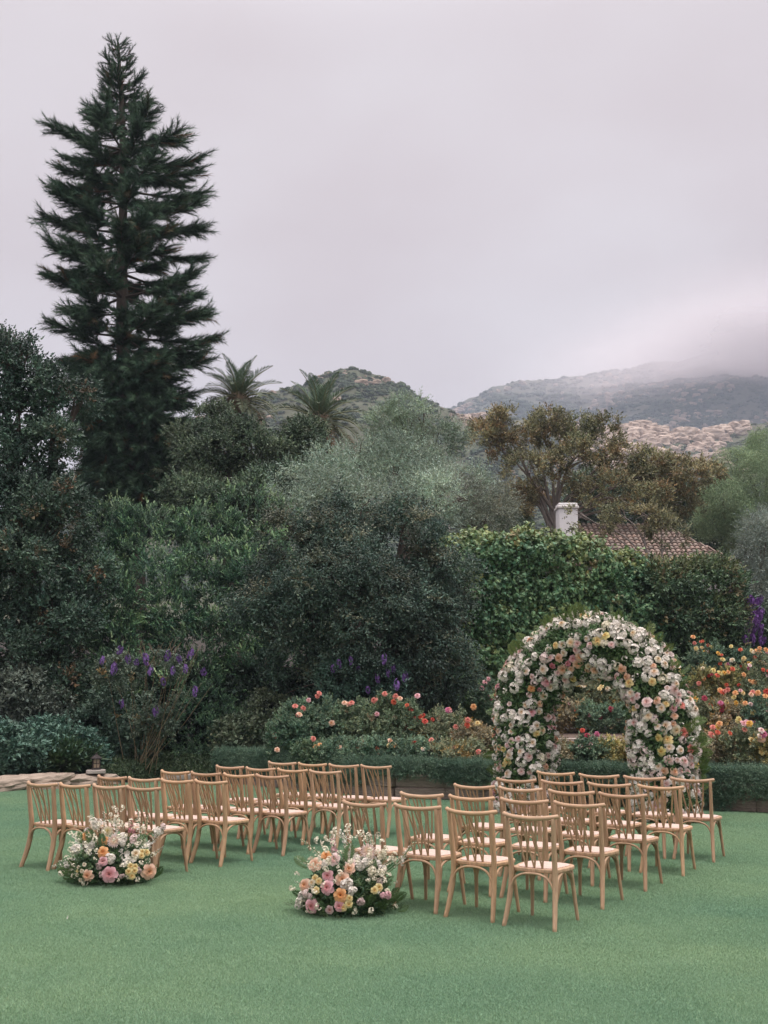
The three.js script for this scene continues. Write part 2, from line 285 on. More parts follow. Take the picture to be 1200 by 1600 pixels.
// ------------------------------------------------------------------ foliage tools
// clump of leaves on a few twigs that spring from the origin towards +y
function clump(o) {
  seed(o.sd); const pos = [], col = [], { n, r, len, wid } = o, stems = o.stems ?? 5, tone = o.tone ?? 0.25;
  const leaf = (b, d, s, L, W, k, k2) => {
    const nn = V().crossVectors(d, s).normalize(), f = (o.fold ?? 0.25) * W, c = (o.curl ?? 0.2) * L;
    const m = b.clone().addScaledVector(d, L * 0.45), l = m.clone().addScaledVector(s, W / 2).addScaledVector(nn, f), q = m.clone().addScaledVector(s, -W / 2).addScaledVector(nn, f), t = b.clone().addScaledVector(d, L).addScaledVector(nn, -c);
    if (o.wide) { // five-cornered, ivy-like
      const l2 = b.clone().addScaledVector(d, L * 0.15).addScaledVector(s, W * 0.55), q2 = b.clone().addScaledVector(d, L * 0.15).addScaledVector(s, -W * 0.55);
      for (const v of [b, l2, t, b, t, q2]) pos.push(v.x, v.y, v.z); for (let i = 0; i < 6; i++) col.push(...k);
    } else { for (const v of [b, l, t, b, t, q]) pos.push(v.x, v.y, v.z); for (let i = 0; i < 6; i++) col.push(...k); }
  };
  const per = Math.ceil(n / stems);
  for (let i = 0; i < stems; i++) {
    const d = V(rr(-1, 1), rr(o.y0 ?? 0.1, o.y1 ?? 1.2), rr(-1, 1)).normalize(), R = r * rr(0.65, 1.1), bow = V(rr(-0.3, 0.3), -(o.droop ?? 0), rr(-0.3, 0.3));
    const at = (t) => d.clone().multiplyScalar(t * R).addScaledVector(bow, t * t * R);
    if (o.twig) { const a = at(0), b = at(1), w = o.twig; const sx = V(w, 0, 0); for (const v of [a.clone().sub(sx), a.clone().add(sx), b]) pos.push(v.x, v.y, v.z); for (let q = 0; q < 3; q++) col.push(1.5, 1.1, 0.9); }
    for (let j = 0; j < per; j++) {
      const t = per > 1 ? lerp(o.from ?? 0.2, 1, j / (per - 1)) : 1, b = at(t), tan = at(Math.min(1, t + 0.05)).sub(at(t - 0.05)).normalize();
      const side = V(rr(-1, 1), rr(-1, 1), rr(-1, 1)).cross(tan).normalize(), ld = tan.clone().multiplyScalar(o.along ?? 0.6).addScaledVector(side, 1); if (o.hang) ld.y -= o.hang; ld.normalize();
      const s = V(rr(-0.5, 0.5), rr(0.2, 1), rr(-0.5, 0.5)); s.crossVectors(ld, s).normalize();
      const L = len * rr(0.7, 1.2), k = 1 + rr(-tone, tone), h = rr(-1, 1) * (o.hue ?? 0.1), e = o.tipTone && t > 0.75 ? o.tipTone : [1, 1, 1];
      leaf(b, ld, s, L, wid * rr(0.75, 1.2), [k * (1 + h) * e[0], k * e[1], k * (1 - h) * e[2]]);
    }
  }
  return geom(pos, col);
}
const K = {
  oak: clump({ sd: 1, n: 46, r: 0.31, len: 0.082, wid: 0.052, stems: 7, twig: 0.004, tone: 0.5 }),
  oakBig: clump({ sd: 12, n: 60, r: 0.42, len: 0.1, wid: 0.062, stems: 8, twig: 0.006, tone: 0.35 }),
  shoot: clump({ sd: 2, n: 44, r: 0.55, len: 0.1, wid: 0.042, stems: 5, y0: 0.9, y1: 2.2, along: 1.1, tone: 0.45, tipTone: [1.6, 1.55, 1.2] }),
  olive: clump({ sd: 3, n: 60, r: 0.42, len: 0.085, wid: 0.022, stems: 8, y0: 0.0, y1: 1.4, along: 0.9, tone: 0.4 }),
  ivy: clump({ sd: 4, n: 48, r: 0.27, len: 0.074, wid: 0.074, stems: 9, wide: true, hang: 0.35, along: 0.3, tone: 0.35, hue: 0.15 }),
  weep: clump({ sd: 5, n: 90, r: 0.8, len: 0.1, wid: 0.018, stems: 10, y0: -0.1, y1: 0.5, droop: 1.1, along: 0.5, hang: 0.8, tone: 0.3 }),
  mound: clump({ sd: 6, n: 36, r: 0.2, len: 0.085, wid: 0.05, stems: 7, y0: 0.3, tone: 0.3 }),
  vinca: clump({ sd: 7, n: 26, r: 0.13, len: 0.055, wid: 0.032, stems: 6, y0: 0.3, tone: 0.35 }),
  rosemary: clump({ sd: 8, n: 54, r: 0.12, len: 0.034, wid: 0.007, stems: 7, along: 0.9, tone: 0.35 }),
  rose: clump({ sd: 9, n: 40, r: 0.2, len: 0.052, wid: 0.034, stems: 6, twig: 0.003, y0: 0.0, tone: 0.4, hue: 0.12, tipTone: [1.15, 1.05, 0.95] }),
  fine: clump({ sd: 10, n: 52, r: 0.33, len: 0.066, wid: 0.036, stems: 9, tone: 0.5, twig: 0.004 }),
  smilax: clump({ sd: 13, n: 26, r: 0.15, len: 0.062, wid: 0.032, stems: 5, tone: 0.3, hue: 0.12, curl: 0.1 }),
  blade: clump({ sd: 14, n: 40, r: 0.02, len: 0.34, wid: 0.012, stems: 20, y0: 1, y1: 1.6, along: 1.6, curl: 0.5, tone: 0.3 }),
};
// points over the surface of a union of ellipsoids, in world space
function over(blobs, o) {
  const out = [], area = (b) => 4 * Math.PI * Math.pow((Math.pow(b.r.x * b.r.y, 1.6) + Math.pow(b.r.x * b.r.z, 1.6) + Math.pow(b.r.y * b.r.z, 1.6)) / 3, 1 / 1.6);
  blobs.forEach((b, bi) => {
    const n = Math.round(area(b) * o.density * 1.9);
    for (let i = 0; i < n; i++) {
      const u = V(rr(-1, 1), rr(-1, 1), rr(-1, 1)); if (u.lengthSq() > 1 || u.lengthSq() < 0.01) { i--; continue; } u.normalize();
      if (u.z < -0.25 && rnd() < 0.7) continue;
      const lump = 1 + (o.lump ?? 0.22) * 1.6 * noise(u.x * 2.1 + bi * 3.7, u.y * 2.1 + bi, u.z * 2.1), deep = 1 - (o.deep ?? 0.35) * rnd() * rnd();
      const p = V(b.c.x + u.x * b.r.x * lump * deep, b.c.y + u.y * b.r.y * lump * deep, b.c.z + u.z * b.r.z * lump * deep);
      if (p.y < ground(p.x, -p.z) + 0.02) continue;
      let inside = false;
      for (let k = 0; k < blobs.length && !inside; k++) if (k !== bi) { const q = blobs[k], dx = (p.x - q.c.x) / q.r.x, dy = (p.y - q.c.y) / q.r.y, dz = (p.z - q.c.z) / q.r.z; inside = dx * dx + dy * dy + dz * dz < 0.62; }
      if (inside && rnd() < 0.9) continue;
      const g = noise(p.x * (o.gapF ?? 1.4), p.y * (o.gapF ?? 1.4), p.z * (o.gapF ?? 1.4)); if (g < (o.gap ?? -0.35) + rr(-0.06, 0.06)) continue;
      out.push({ p, u, g, t: b.t ?? 1 });
    }
  });
  return out;
}
// breaks ellipsoids up into a core and bulging lumps
function lumpy(blobs, n, f) {
  const out = [];
  for (const b of blobs) {
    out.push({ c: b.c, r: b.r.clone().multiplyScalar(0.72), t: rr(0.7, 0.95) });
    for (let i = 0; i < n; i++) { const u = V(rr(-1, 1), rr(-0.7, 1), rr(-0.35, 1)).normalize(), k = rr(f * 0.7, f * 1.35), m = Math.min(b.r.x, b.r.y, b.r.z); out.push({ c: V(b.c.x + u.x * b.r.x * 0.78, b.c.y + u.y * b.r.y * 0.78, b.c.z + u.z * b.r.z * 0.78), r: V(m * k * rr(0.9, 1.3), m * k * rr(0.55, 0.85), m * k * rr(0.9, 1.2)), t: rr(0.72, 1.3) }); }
  }
  return out;
}
const toBlobs = (list) => list.map(([px, py, d, rx, ry, f]) => ({ c: P(px, py, d), r: V((rx / FOCAL) * d, (ry / FOCAL) * d, ((f ?? (rx + ry) / 2) / FOCAL) * d) }));
function crown(parent, name, blobs, o) {
  const base = parent.position, list = over(blobs, o), up = o.up ?? 0.35, tilt = o.tilt ?? 0.5;
  copies(name, o.clump, o.mat ?? M.leaf, list.map(({ p, u, g, t }) => {
    const n = u.clone().multiplyScalar(o.out ?? 1); n.y += up; n.add(V(rr(-tilt, tilt), rr(-tilt, tilt), rr(-tilt, tilt))).normalize();
    const big = fbm(p.x * 0.55 + 3, p.y * 0.55, p.z * 0.55, 2), c = o.cols[0].clone().lerp(o.cols[1], clamp(0.5 + 1.1 * big + rr(-0.35, 0.35), 0, 1));
    if (o.fresh && u.y > rr(0.25, 0.9)) c.lerp(o.fresh, rr(0.25, 0.85));
    if (o.odd && rnd() < o.odd[1] * (1 + 3 * big)) c.lerp(o.odd[0], rr(0.5, 1));
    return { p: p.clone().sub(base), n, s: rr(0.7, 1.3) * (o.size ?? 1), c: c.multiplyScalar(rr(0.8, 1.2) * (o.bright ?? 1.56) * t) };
  }), parent);
}
function limbs(parent, blobs, o) { // trunk(s) from the base and limbs out to every blob
  const base = parent.position, g = [], tw = [], root = V(0, -0.2, 0);
  const top = blobs.reduce((a, b) => (b.c.y > a ? b.c.y : a), -9) - base.y, fork = V(rr(-0.1, 0.1), top * (o.fork ?? 0.35), 0);
  g.push(tube([root, V(rr(-0.1, 0.1), fork.y * 0.5, 0), fork], [o.r, o.r * 0.75], 8, 8));
  for (const b of blobs) {
    const c = b.c.clone().sub(base), mid = fork.clone().lerp(c, 0.5); mid.y += rr(-0.1, 0.25) * c.distanceTo(fork); mid.x += rr(-0.3, 0.3);
    g.push(tube([fork.clone().setY(fork.y * rr(0.7, 1)), mid, c], [o.r * 0.5, o.r * 0.16], 8, 6));
    for (let k = 0; k < (o.twigs ?? 5); k++) {
      const u = V(rr(-1, 1), rr(-0.4, 1), rr(-0.3, 1)).normalize(), e = c.clone().add(V(u.x * b.r.x, u.y * b.r.y, u.z * b.r.z).multiplyScalar(rr(0.7, 1.02))), m2 = c.clone().lerp(e, 0.5).add(V(rr(-0.1, 0.1), rr(0, 0.15), 0));
      tw.push(tube([c.clone().lerp(mid, rr(0, 0.5)), m2, e], [o.r * 0.16, o.r * 0.03], 5, 4));
    }
  }
  part('trunk', mergeGeometries(g), o.mat ?? M.bark, parent);
  if (tw.length) part('branches', mergeGeometries(tw), o.mat ?? M.bark, parent);
}
function plant(name, label, category, base, list, o, wood, group) {
  seed(o.sd ?? (label.length * 131 + list.length * 17)); const blobs = toBlobs(list), t = thing(name, label, category, base, 0, group);
  if (wood) limbs(t, blobs, wood);
  crown(t, o.part ?? 'crown', o.lumps ? lumpy(blobs, o.lumps[0], o.lumps[1]) : blobs, o); return t;
}
const baseAt = (px, d) => { const p = P(px, 1000, d); p.y = ground(p.x, d); return p; };
// ------------------------------------------------------------------ trees, shrubs and hedges, from the far ones to the near ones
const G = { // leaf colours
  oak: [C(0.032, 0.066, 0.045), C(0.065, 0.105, 0.068)], dark: [C(0.036, 0.072, 0.052), C(0.075, 0.12, 0.085)], shoot: [C(0.040, 0.088, 0.060), C(0.085, 0.140, 0.092)],
  olive: [C(0.15, 0.20, 0.15), C(0.25, 0.30, 0.23)], mixed: [C(0.048, 0.085, 0.050), C(0.088, 0.118, 0.064)], brown: [C(0.125, 0.14, 0.072), C(0.215, 0.195, 0.10)],
  pepper: [C(0.13, 0.19, 0.105), C(0.21, 0.27, 0.155)], ivy: [C(0.055, 0.125, 0.06), C(0.12, 0.20, 0.085)], ivyDark: [C(0.045, 0.09, 0.05), C(0.09, 0.14, 0.07)], teal: [C(0.045, 0.095, 0.070), C(0.08, 0.14, 0.10)],
};
// tall conifer
{
  seed(77); const D = 46, s = D / FOCAL, top = P(183, 68, D), base = baseAt(214, D), t = thing('conifer_tree', 'towering dark green conifer with upswept branch tips, tallest tree of all', 'conifer tree', base);
  const axis = (y) => { const k = clamp(y / (top.y - base.y), 0, 1); return V(lerp(0, top.x - base.x, k) + 0.12 * Math.sin(k * 9), y, 0.1 * Math.sin(k * 7)); };
  part('trunk', tube([0, 0.15, 0.3, 0.45, 0.6, 0.75, 0.9, 1].map((k) => axis(k * (top.y - base.y))), (k) => lerp(0.55, 0.05, Math.pow(k, 0.8)), 30, 10), M.bark, t);
  const prof = (a, y) => { for (let i = 0; i < a.length - 1; i++) if (y <= a[i + 1][0]) return lerp(a[i][1], a[i + 1][1], clamp((y - a[i][0]) / (a[i + 1][0] - a[i][0]), 0, 1)); return a.at(-1)[1]; };
  const left = [[55, 5], [75, 14], [100, 24], [150, 40], [172, 48], [200, 62], [222, 108], [242, 128], [265, 144], [290, 132], [340, 118], [400, 138], [450, 116], [500, 112], [560, 120], [600, 84], [650, 72], [720, 66], [800, 66]];
  const right = [[55, 8], [75, 16], [100, 26], [150, 45], [190, 62], [215, 86], [245, 118], [290, 116], [320, 130], [370, 120], [420, 122], [450, 138], [480, 152], [520, 148], [565, 128], [610, 112], [660, 110], [720, 110], [800, 104]];
  const tuft = (() => { const pos = [], col = []; // a bottlebrush branchlet bent upwards at its end, along +y
    const at = (k) => V(0.16 * k * k, k, 0).multiplyScalar(0.8);
    for (let i = 0; i < 100; i++) {
      const k = rr(0.02, 1), c = at(k), a = rnd() * 6.283, L = rr(0.16, 0.34), d = V(Math.cos(a), rr(0.7, 1.7), Math.sin(a)).normalize(), w = V(-Math.sin(a), 0, Math.cos(a)).multiplyScalar(0.011), e = c.clone().addScaledVector(d, L), q = rr(0.65, 1.35);
      for (const v of [c.clone().sub(w), c.clone().add(w), e]) pos.push(v.x, v.y, v.z); for (let z = 0; z < 3; z++) col.push(q, q, q);
    }
    for (let i = 0; i < 4; i++) { const a = at(i / 4), b = at((i + 1) / 4); for (const v of [a.clone().add(V(-0.014, 0, 0)), a.clone().add(V(0.014, 0, 0.01)), b]) pos.push(v.x, v.y, v.z); for (let z = 0; z < 3; z++) col.push(1.6, 1.1, 0.9); }
    return geom(pos, col);
  })();
  const wood = [], list = []; let py = 74;
  while (py < 815) {
    const y = P(183, py, D).y - base.y, c = axis(y), low = sm(py, 560, 680), m = py < 130 ? 5 : py < 560 ? 6 : 8, ph = rnd() * 6.283;
    for (let k = 0; k < m; k++) {
      const az = ph + (k / m) * 6.283 + rr(-0.3, 0.3), ca = Math.cos(az), reach = (ca > 0 ? prof(right, py) : prof(left, py)) * s, R = lerp((prof(left, py) + prof(right, py)) * 0.5 * s, reach, Math.abs(ca)) * (rnd() < 0.42 ? rr(0.45, 0.85) : rr(0.85, 1.04));
      const dir = V(ca, 0, Math.sin(az)), sag = lerp(-0.02, -0.30, low) + rr(-0.12, 0.08), lift = py < 170 ? 0.34 : py < 300 ? 0.12 : 0.09;
      const at = (q) => c.clone().addScaledVector(dir, q * R).add(V(0, R * (sag * q + lift * q * q * q * q), 0));
      wood.push(tube([at(0), at(0.35), at(0.7), at(1)], [clamp(R * 0.022, 0.02, 0.075), 0.012], 6, 5));
      const n = Math.max(3, Math.round(R * lerp(13.5, 22, low)));
      for (let i = 0; i < n; i++) {
        const q = lerp(py < 200 ? 0.15 : 0.3, 1, Math.pow((i + rnd()) / n, 0.8)), p = at(q), out = at(Math.min(1, q + 0.05)).sub(at(q - 0.05)).normalize(), side = V(-dir.z, 0, dir.x).multiplyScalar((i % 2 ? 1 : -1) * rr(0.2, 1.3) * (1.15 - 0.6 * q));
        const nn = out.clone().multiplyScalar(lerp(0.9, 0.45, low)).add(side).add(V(0, py < 170 ? rr(0.1, 0.6) : lerp(rr(-0.3, 0.38), rr(-0.8, 0.15), low), 0)).normalize(), f = rnd();
        list.push({ p, n: nn, s: rr(0.65, 1.15) * (py < 140 ? 0.6 : py < 200 ? 0.8 : 1), spin: rr(-1, 1) * 3, c: C(0.034, 0.072, 0.046).lerp(f < 0.06 ? C(0.16, 0.10, 0.05) : C(0.07, 0.118, 0.068), rnd()).multiplyScalar(rr(0.75, 1.25)) });
      }
    }
    py += py < 180 ? rr(11, 16) : py < 560 ? rr(17, 26) : rr(11, 15);
  }
  part('branches', mergeGeometries(wood), M.bark, t);
  copies('needles', tuft, M.needle, list, t);
}
// palms
function palm(px, py, D, R, n, label, sd) {
  seed(sd); const top = P(px, py, D), base = baseAt(px, D), t = thing('palm_tree', label, 'palm tree', base), h = top.y - base.y;
  part('trunk', tube([V(0, -0.2, 0), V(0.1, h * 0.5, 0), V(0, h, 0)], [0.42, 0.36], 12, 12), M.bark, t);
  const heart = new THREE.SphereGeometry(0.5, 12, 8); heart.scale(1, 1.1, 1); heart.translate(0, h - 0.1, 0); part('crown_base', heart, M.twig, t);
  for (let i = 0; i < n; i++) {
    const q = (i + 0.5) / n, el = lerp(1.45, -0.6, Math.pow(q, 0.85)), az = i * 2.39996 + rr(-0.15, 0.15), L = R * rr(0.85, 1.08), pos = [], col = [], droop = lerp(0.45, 0.95, q) * rr(0.75, 1.2);
    const at = (k) => { const a = el - droop * k * k * 1.3; return V(Math.cos(az) * Math.cos(a), Math.sin(a), Math.sin(az) * Math.cos(a)); };
    let p = V(0, h + 0.1, 0); const line = [p.clone()];
    for (let k = 1; k <= 12; k++) { p = p.clone().addScaledVector(at(k / 12), L / 12); line.push(p); }
    const curve = new THREE.CatmullRomCurve3(line), side = V(-Math.sin(az), 0, Math.cos(az)), dead = q > 0.9;
    for (let k = 0; k < 46; k++) {
      const u = lerp(0.14, 0.995, k / 45), c = curve.getPoint(u), tan = curve.getTangent(u), nrm = V().crossVectors(tan, side).normalize(); if (nrm.y < 0) nrm.negate();
      for (const sgn of [-1, 1]) {
        const l = 0.46 * Math.sin(Math.PI * (0.18 + 0.78 * u)) * rr(0.85, 1.1), d = tan.clone().multiplyScalar(0.75).addScaledVector(side, sgn * 0.75).addScaledVector(nrm, rr(0.1, 0.45)).normalize(), w = tan.clone().multiplyScalar(0.02), e = c.clone().addScaledVector(d, l); e.y -= 0.05 * l; const g = rr(0.7, 1.3);
        const m1 = c.clone().lerp(e, 0.5).add(w), m2 = c.clone().lerp(e, 0.5).sub(w);
        for (const v of [c, m1, e, c, e, m2]) pos.push(v.x, v.y, v.z); for (let z = 0; z < 6; z++) dead ? col.push(g * 0.24, g * 0.17, g * 0.10) : col.push(g * lerp(0.11, 0.16, q), g * lerp(0.175, 0.18, q), g * 0.11);
      }
    }
    const f = part('frond', geom(pos, col), M.matte, t);
    part('rachis', tube([line[0], line[4], line[8], line[12]], [0.035, 0.008], 8, 4), M.pale ?? (M.pale = std({ color: C(0.17, 0.18, 0.09), roughness: 0.7 })), f);
  }
}
palm(366, 628, 47, 1.9, 44, 'palm tree with arching fronds beside the tall conifer', 5);
palm(497, 660, 45, 2.05, 46, 'palm tree with arching fronds in front of the rounded hill', 6);

plant('weeping_tree', 'soft light green weeping pepper tree at the right, above the roof end', 'tree', baseAt(1170, 62), [[1150, 735, 62, 42, 38], [1128, 790, 60, 40, 42], [1185, 760, 61, 48, 55], [1108, 815, 60, 26, 30], [1200, 705, 63, 40, 35], [1165, 825, 60, 45, 40], [1215, 830, 62, 45, 50]], { clump: K.weep, cols: G.pepper, density: 6.5, up: -0.05, size: 1.2, gap: -0.25, mat: M.matte, sd: 31 }, { r: 0.3, twigs: 3 });
plant('background_tree', 'dark rounded tree behind the end of the tiled roof', 'tree', baseAt(1080, 75), [[1080, 800, 75, 40, 35], [1040, 780, 76, 40, 40], [1110, 830, 74, 40, 30], [990, 790, 77, 45, 45], [930, 790, 78, 45, 45]], { clump: K.oakBig, cols: G.mixed, density: 3.2, size: 2, sd: 32 }, { r: 0.3, twigs: 2 });
plant('background_tree', 'small fresh green tree between the olives and the brown oak', 'tree', baseAt(775, 58), [[770, 800, 58, 30, 35], [805, 815, 57, 30, 28], [745, 815, 57, 28, 28]], { clump: K.weep, cols: [C(0.075, 0.125, 0.07), C(0.12, 0.17, 0.09)], density: 8, size: 0.9, mat: M.matte, sd: 33 }, { r: 0.15, twigs: 2 });
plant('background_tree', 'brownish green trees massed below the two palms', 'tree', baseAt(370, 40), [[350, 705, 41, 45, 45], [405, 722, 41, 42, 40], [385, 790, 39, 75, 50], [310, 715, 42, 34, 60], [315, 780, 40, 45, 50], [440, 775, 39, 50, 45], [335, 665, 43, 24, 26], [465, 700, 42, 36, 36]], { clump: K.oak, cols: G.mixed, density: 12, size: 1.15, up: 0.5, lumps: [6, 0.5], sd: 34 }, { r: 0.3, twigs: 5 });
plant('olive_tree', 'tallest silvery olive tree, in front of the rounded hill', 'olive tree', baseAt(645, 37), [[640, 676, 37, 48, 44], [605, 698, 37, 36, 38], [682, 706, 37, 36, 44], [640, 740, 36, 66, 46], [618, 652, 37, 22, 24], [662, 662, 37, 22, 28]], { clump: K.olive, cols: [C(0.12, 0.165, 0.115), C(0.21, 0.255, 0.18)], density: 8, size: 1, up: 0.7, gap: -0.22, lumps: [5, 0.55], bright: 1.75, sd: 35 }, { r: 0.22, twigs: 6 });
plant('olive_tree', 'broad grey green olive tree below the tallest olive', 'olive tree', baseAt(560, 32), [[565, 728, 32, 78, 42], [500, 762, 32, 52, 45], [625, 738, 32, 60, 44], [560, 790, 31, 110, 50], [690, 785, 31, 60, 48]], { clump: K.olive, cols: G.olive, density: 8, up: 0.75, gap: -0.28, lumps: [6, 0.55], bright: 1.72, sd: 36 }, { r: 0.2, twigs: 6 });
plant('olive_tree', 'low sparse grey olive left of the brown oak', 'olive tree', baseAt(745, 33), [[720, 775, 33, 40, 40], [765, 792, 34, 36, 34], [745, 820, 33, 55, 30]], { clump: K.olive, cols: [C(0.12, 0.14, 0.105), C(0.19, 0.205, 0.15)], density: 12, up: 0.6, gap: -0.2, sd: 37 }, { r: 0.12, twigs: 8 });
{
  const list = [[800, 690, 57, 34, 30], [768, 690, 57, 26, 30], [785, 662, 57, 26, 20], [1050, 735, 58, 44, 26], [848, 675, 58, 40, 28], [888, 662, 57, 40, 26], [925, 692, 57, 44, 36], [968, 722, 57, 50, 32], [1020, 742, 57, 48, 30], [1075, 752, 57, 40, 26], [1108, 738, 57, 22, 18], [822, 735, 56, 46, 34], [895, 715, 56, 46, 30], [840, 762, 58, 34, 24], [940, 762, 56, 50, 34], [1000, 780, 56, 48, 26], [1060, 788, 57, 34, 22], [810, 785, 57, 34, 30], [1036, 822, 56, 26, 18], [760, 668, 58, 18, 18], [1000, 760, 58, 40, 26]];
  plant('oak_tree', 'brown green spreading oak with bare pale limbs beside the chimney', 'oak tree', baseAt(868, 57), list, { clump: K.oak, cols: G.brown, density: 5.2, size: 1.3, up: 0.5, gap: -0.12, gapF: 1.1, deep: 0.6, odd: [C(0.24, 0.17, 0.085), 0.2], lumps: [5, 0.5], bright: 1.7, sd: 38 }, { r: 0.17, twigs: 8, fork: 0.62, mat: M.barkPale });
  plant('oak_tree', 'small brownish leafy oak crown hanging in front of the tiled roof', 'oak tree', baseAt(1030, 47), [[1032, 822, 47, 24, 20], [1008, 806, 47, 24, 14], [1056, 838, 47, 18, 14], [965, 800, 47.5, 22, 12], [906, 808, 47.5, 18, 22], [938, 824, 47.5, 16, 14]], { clump: K.oak, cols: G.brown, density: 8, size: 1.05, bright: 1.6, up: 0.4, gap: -0.15, deep: 0.6, sd: 60 }, { r: 0.1, twigs: 5, fork: 0.6, mat: M.barkPale });
}
plant('olive_tree', 'silver grey olive at the right edge above the purple flowers', 'olive tree', baseAt(1195, 36), [[1188, 862, 36, 32, 52], [1178, 925, 36, 28, 36], [1222, 850, 37, 40, 60], [1215, 930, 36, 40, 50]], { clump: K.olive, cols: [C(0.14, 0.17, 0.14), C(0.22, 0.25, 0.20)], density: 15, up: 0.4, gap: -0.4, sd: 39 }, { r: 0.12, twigs: 5 });

// oak at the left edge, the tall hedge, the big dark shrub
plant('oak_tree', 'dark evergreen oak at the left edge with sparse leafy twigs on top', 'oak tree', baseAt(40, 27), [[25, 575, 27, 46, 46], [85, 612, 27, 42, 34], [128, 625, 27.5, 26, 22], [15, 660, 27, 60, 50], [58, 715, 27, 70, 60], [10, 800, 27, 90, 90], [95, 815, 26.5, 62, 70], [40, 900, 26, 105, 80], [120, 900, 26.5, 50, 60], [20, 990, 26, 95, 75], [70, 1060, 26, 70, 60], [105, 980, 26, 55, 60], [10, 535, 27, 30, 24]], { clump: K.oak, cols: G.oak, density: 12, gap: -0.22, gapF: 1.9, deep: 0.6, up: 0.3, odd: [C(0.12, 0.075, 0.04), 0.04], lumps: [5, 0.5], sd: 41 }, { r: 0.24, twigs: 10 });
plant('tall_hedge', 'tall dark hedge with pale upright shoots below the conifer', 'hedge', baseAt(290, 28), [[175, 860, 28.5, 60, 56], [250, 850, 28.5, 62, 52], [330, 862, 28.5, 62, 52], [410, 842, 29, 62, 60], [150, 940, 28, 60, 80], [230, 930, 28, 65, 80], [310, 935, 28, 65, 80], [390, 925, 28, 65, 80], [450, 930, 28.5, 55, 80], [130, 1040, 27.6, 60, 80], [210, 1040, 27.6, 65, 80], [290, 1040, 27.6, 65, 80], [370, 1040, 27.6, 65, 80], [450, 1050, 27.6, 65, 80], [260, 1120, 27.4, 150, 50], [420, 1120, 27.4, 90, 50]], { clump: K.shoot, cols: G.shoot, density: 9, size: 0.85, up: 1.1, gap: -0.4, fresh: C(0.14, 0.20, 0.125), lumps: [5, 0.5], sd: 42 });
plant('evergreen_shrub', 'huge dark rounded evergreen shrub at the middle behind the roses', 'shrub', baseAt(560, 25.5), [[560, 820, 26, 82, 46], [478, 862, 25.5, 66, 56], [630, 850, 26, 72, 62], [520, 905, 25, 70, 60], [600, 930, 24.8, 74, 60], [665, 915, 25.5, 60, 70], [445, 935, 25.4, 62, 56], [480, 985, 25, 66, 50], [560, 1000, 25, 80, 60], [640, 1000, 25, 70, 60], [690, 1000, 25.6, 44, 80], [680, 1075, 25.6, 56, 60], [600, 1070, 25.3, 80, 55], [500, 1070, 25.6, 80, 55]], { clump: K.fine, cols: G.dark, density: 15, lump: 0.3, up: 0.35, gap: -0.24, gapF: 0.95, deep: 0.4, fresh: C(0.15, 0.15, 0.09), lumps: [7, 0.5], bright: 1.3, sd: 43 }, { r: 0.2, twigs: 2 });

{
  const a = []; for (let px = -40; px <= 715; px += 42) a.push([px, 1105 + (px % 5) * 3, px < 430 ? 27 : 26.4, 36, 62, 40]);
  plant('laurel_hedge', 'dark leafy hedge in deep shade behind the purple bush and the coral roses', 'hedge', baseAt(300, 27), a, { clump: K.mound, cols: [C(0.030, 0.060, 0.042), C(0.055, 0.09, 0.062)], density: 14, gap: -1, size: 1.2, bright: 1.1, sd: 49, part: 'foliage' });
  plant('mound_shrub', 'green shrub at the right edge behind the golden roses', 'shrub', baseAt(1210, 31.5), [[1195, 1030, 31.5, 36, 34], [1225, 1000, 31.5, 40, 50], [1150, 1030, 31.5, 40, 30], [1105, 1040, 31, 40, 40]], { clump: K.mound, cols: [C(0.05, 0.085, 0.055), C(0.09, 0.13, 0.08)], density: 16, gap: -1, sd: 50, part: 'foliage' });
}
// ivy covered hedge wall at the right
{
  const a = [], b = [], y0 = (px) => { const k = [[690, 838], [740, 830], [800, 828], [850, 828], [885, 838], [915, 852], [960, 866], [1010, 866], [1060, 868], [1110, 862], [1135, 885]]; for (let i = 0; i < k.length - 1; i++) if (px <= k[i + 1][0]) return lerp(k[i][1], k[i + 1][1], (px - k[i][0]) / (k[i + 1][0] - k[i][0])); return 885; };
  for (let px = 700; px <= 1000; px += 46) { const d = lerp(28, 31, (px - 690) / 440), t = y0(px); for (let y = t + 50; y < 1150; y += 52) a.push([px + (y % 3) * 8, y, d - (y - t) * 0.002, 44, 42, 52]); }
  for (let px = 1015; px <= 1115; px += 32) { const d = lerp(28, 31, (px - 690) / 440) - 0.5, t = y0(px); for (let y = t + 54; y < 1100; y += 46) b.push([px + (y % 3) * 4, y, d, 34, 38, 48]); }
  plant('ivy_hedge', 'tall ivy covered hedge wall with yellow green top behind the flower arch', 'hedge', baseAt(850, 29.5), a, { clump: K.ivy, bright: 1.4, cols: G.ivy, density: 20, up: 0.1, gap: -0.45, fresh: C(0.19, 0.215, 0.075), odd: [C(0.18, 0.14, 0.06), 0.03], sd: 44, part: 'foliage' });
  plant('hedge', 'dark square clipped hedge with dry blossoms at the right end of the ivy wall', 'hedge', baseAt(1065, 30), b, { clump: K.oak, cols: G.ivyDark, density: 22, up: 0.2, gap: -0.42, fresh: C(0.13, 0.14, 0.055), odd: [C(0.24, 0.18, 0.10), 0.05], sd: 45, part: 'foliage' });
}
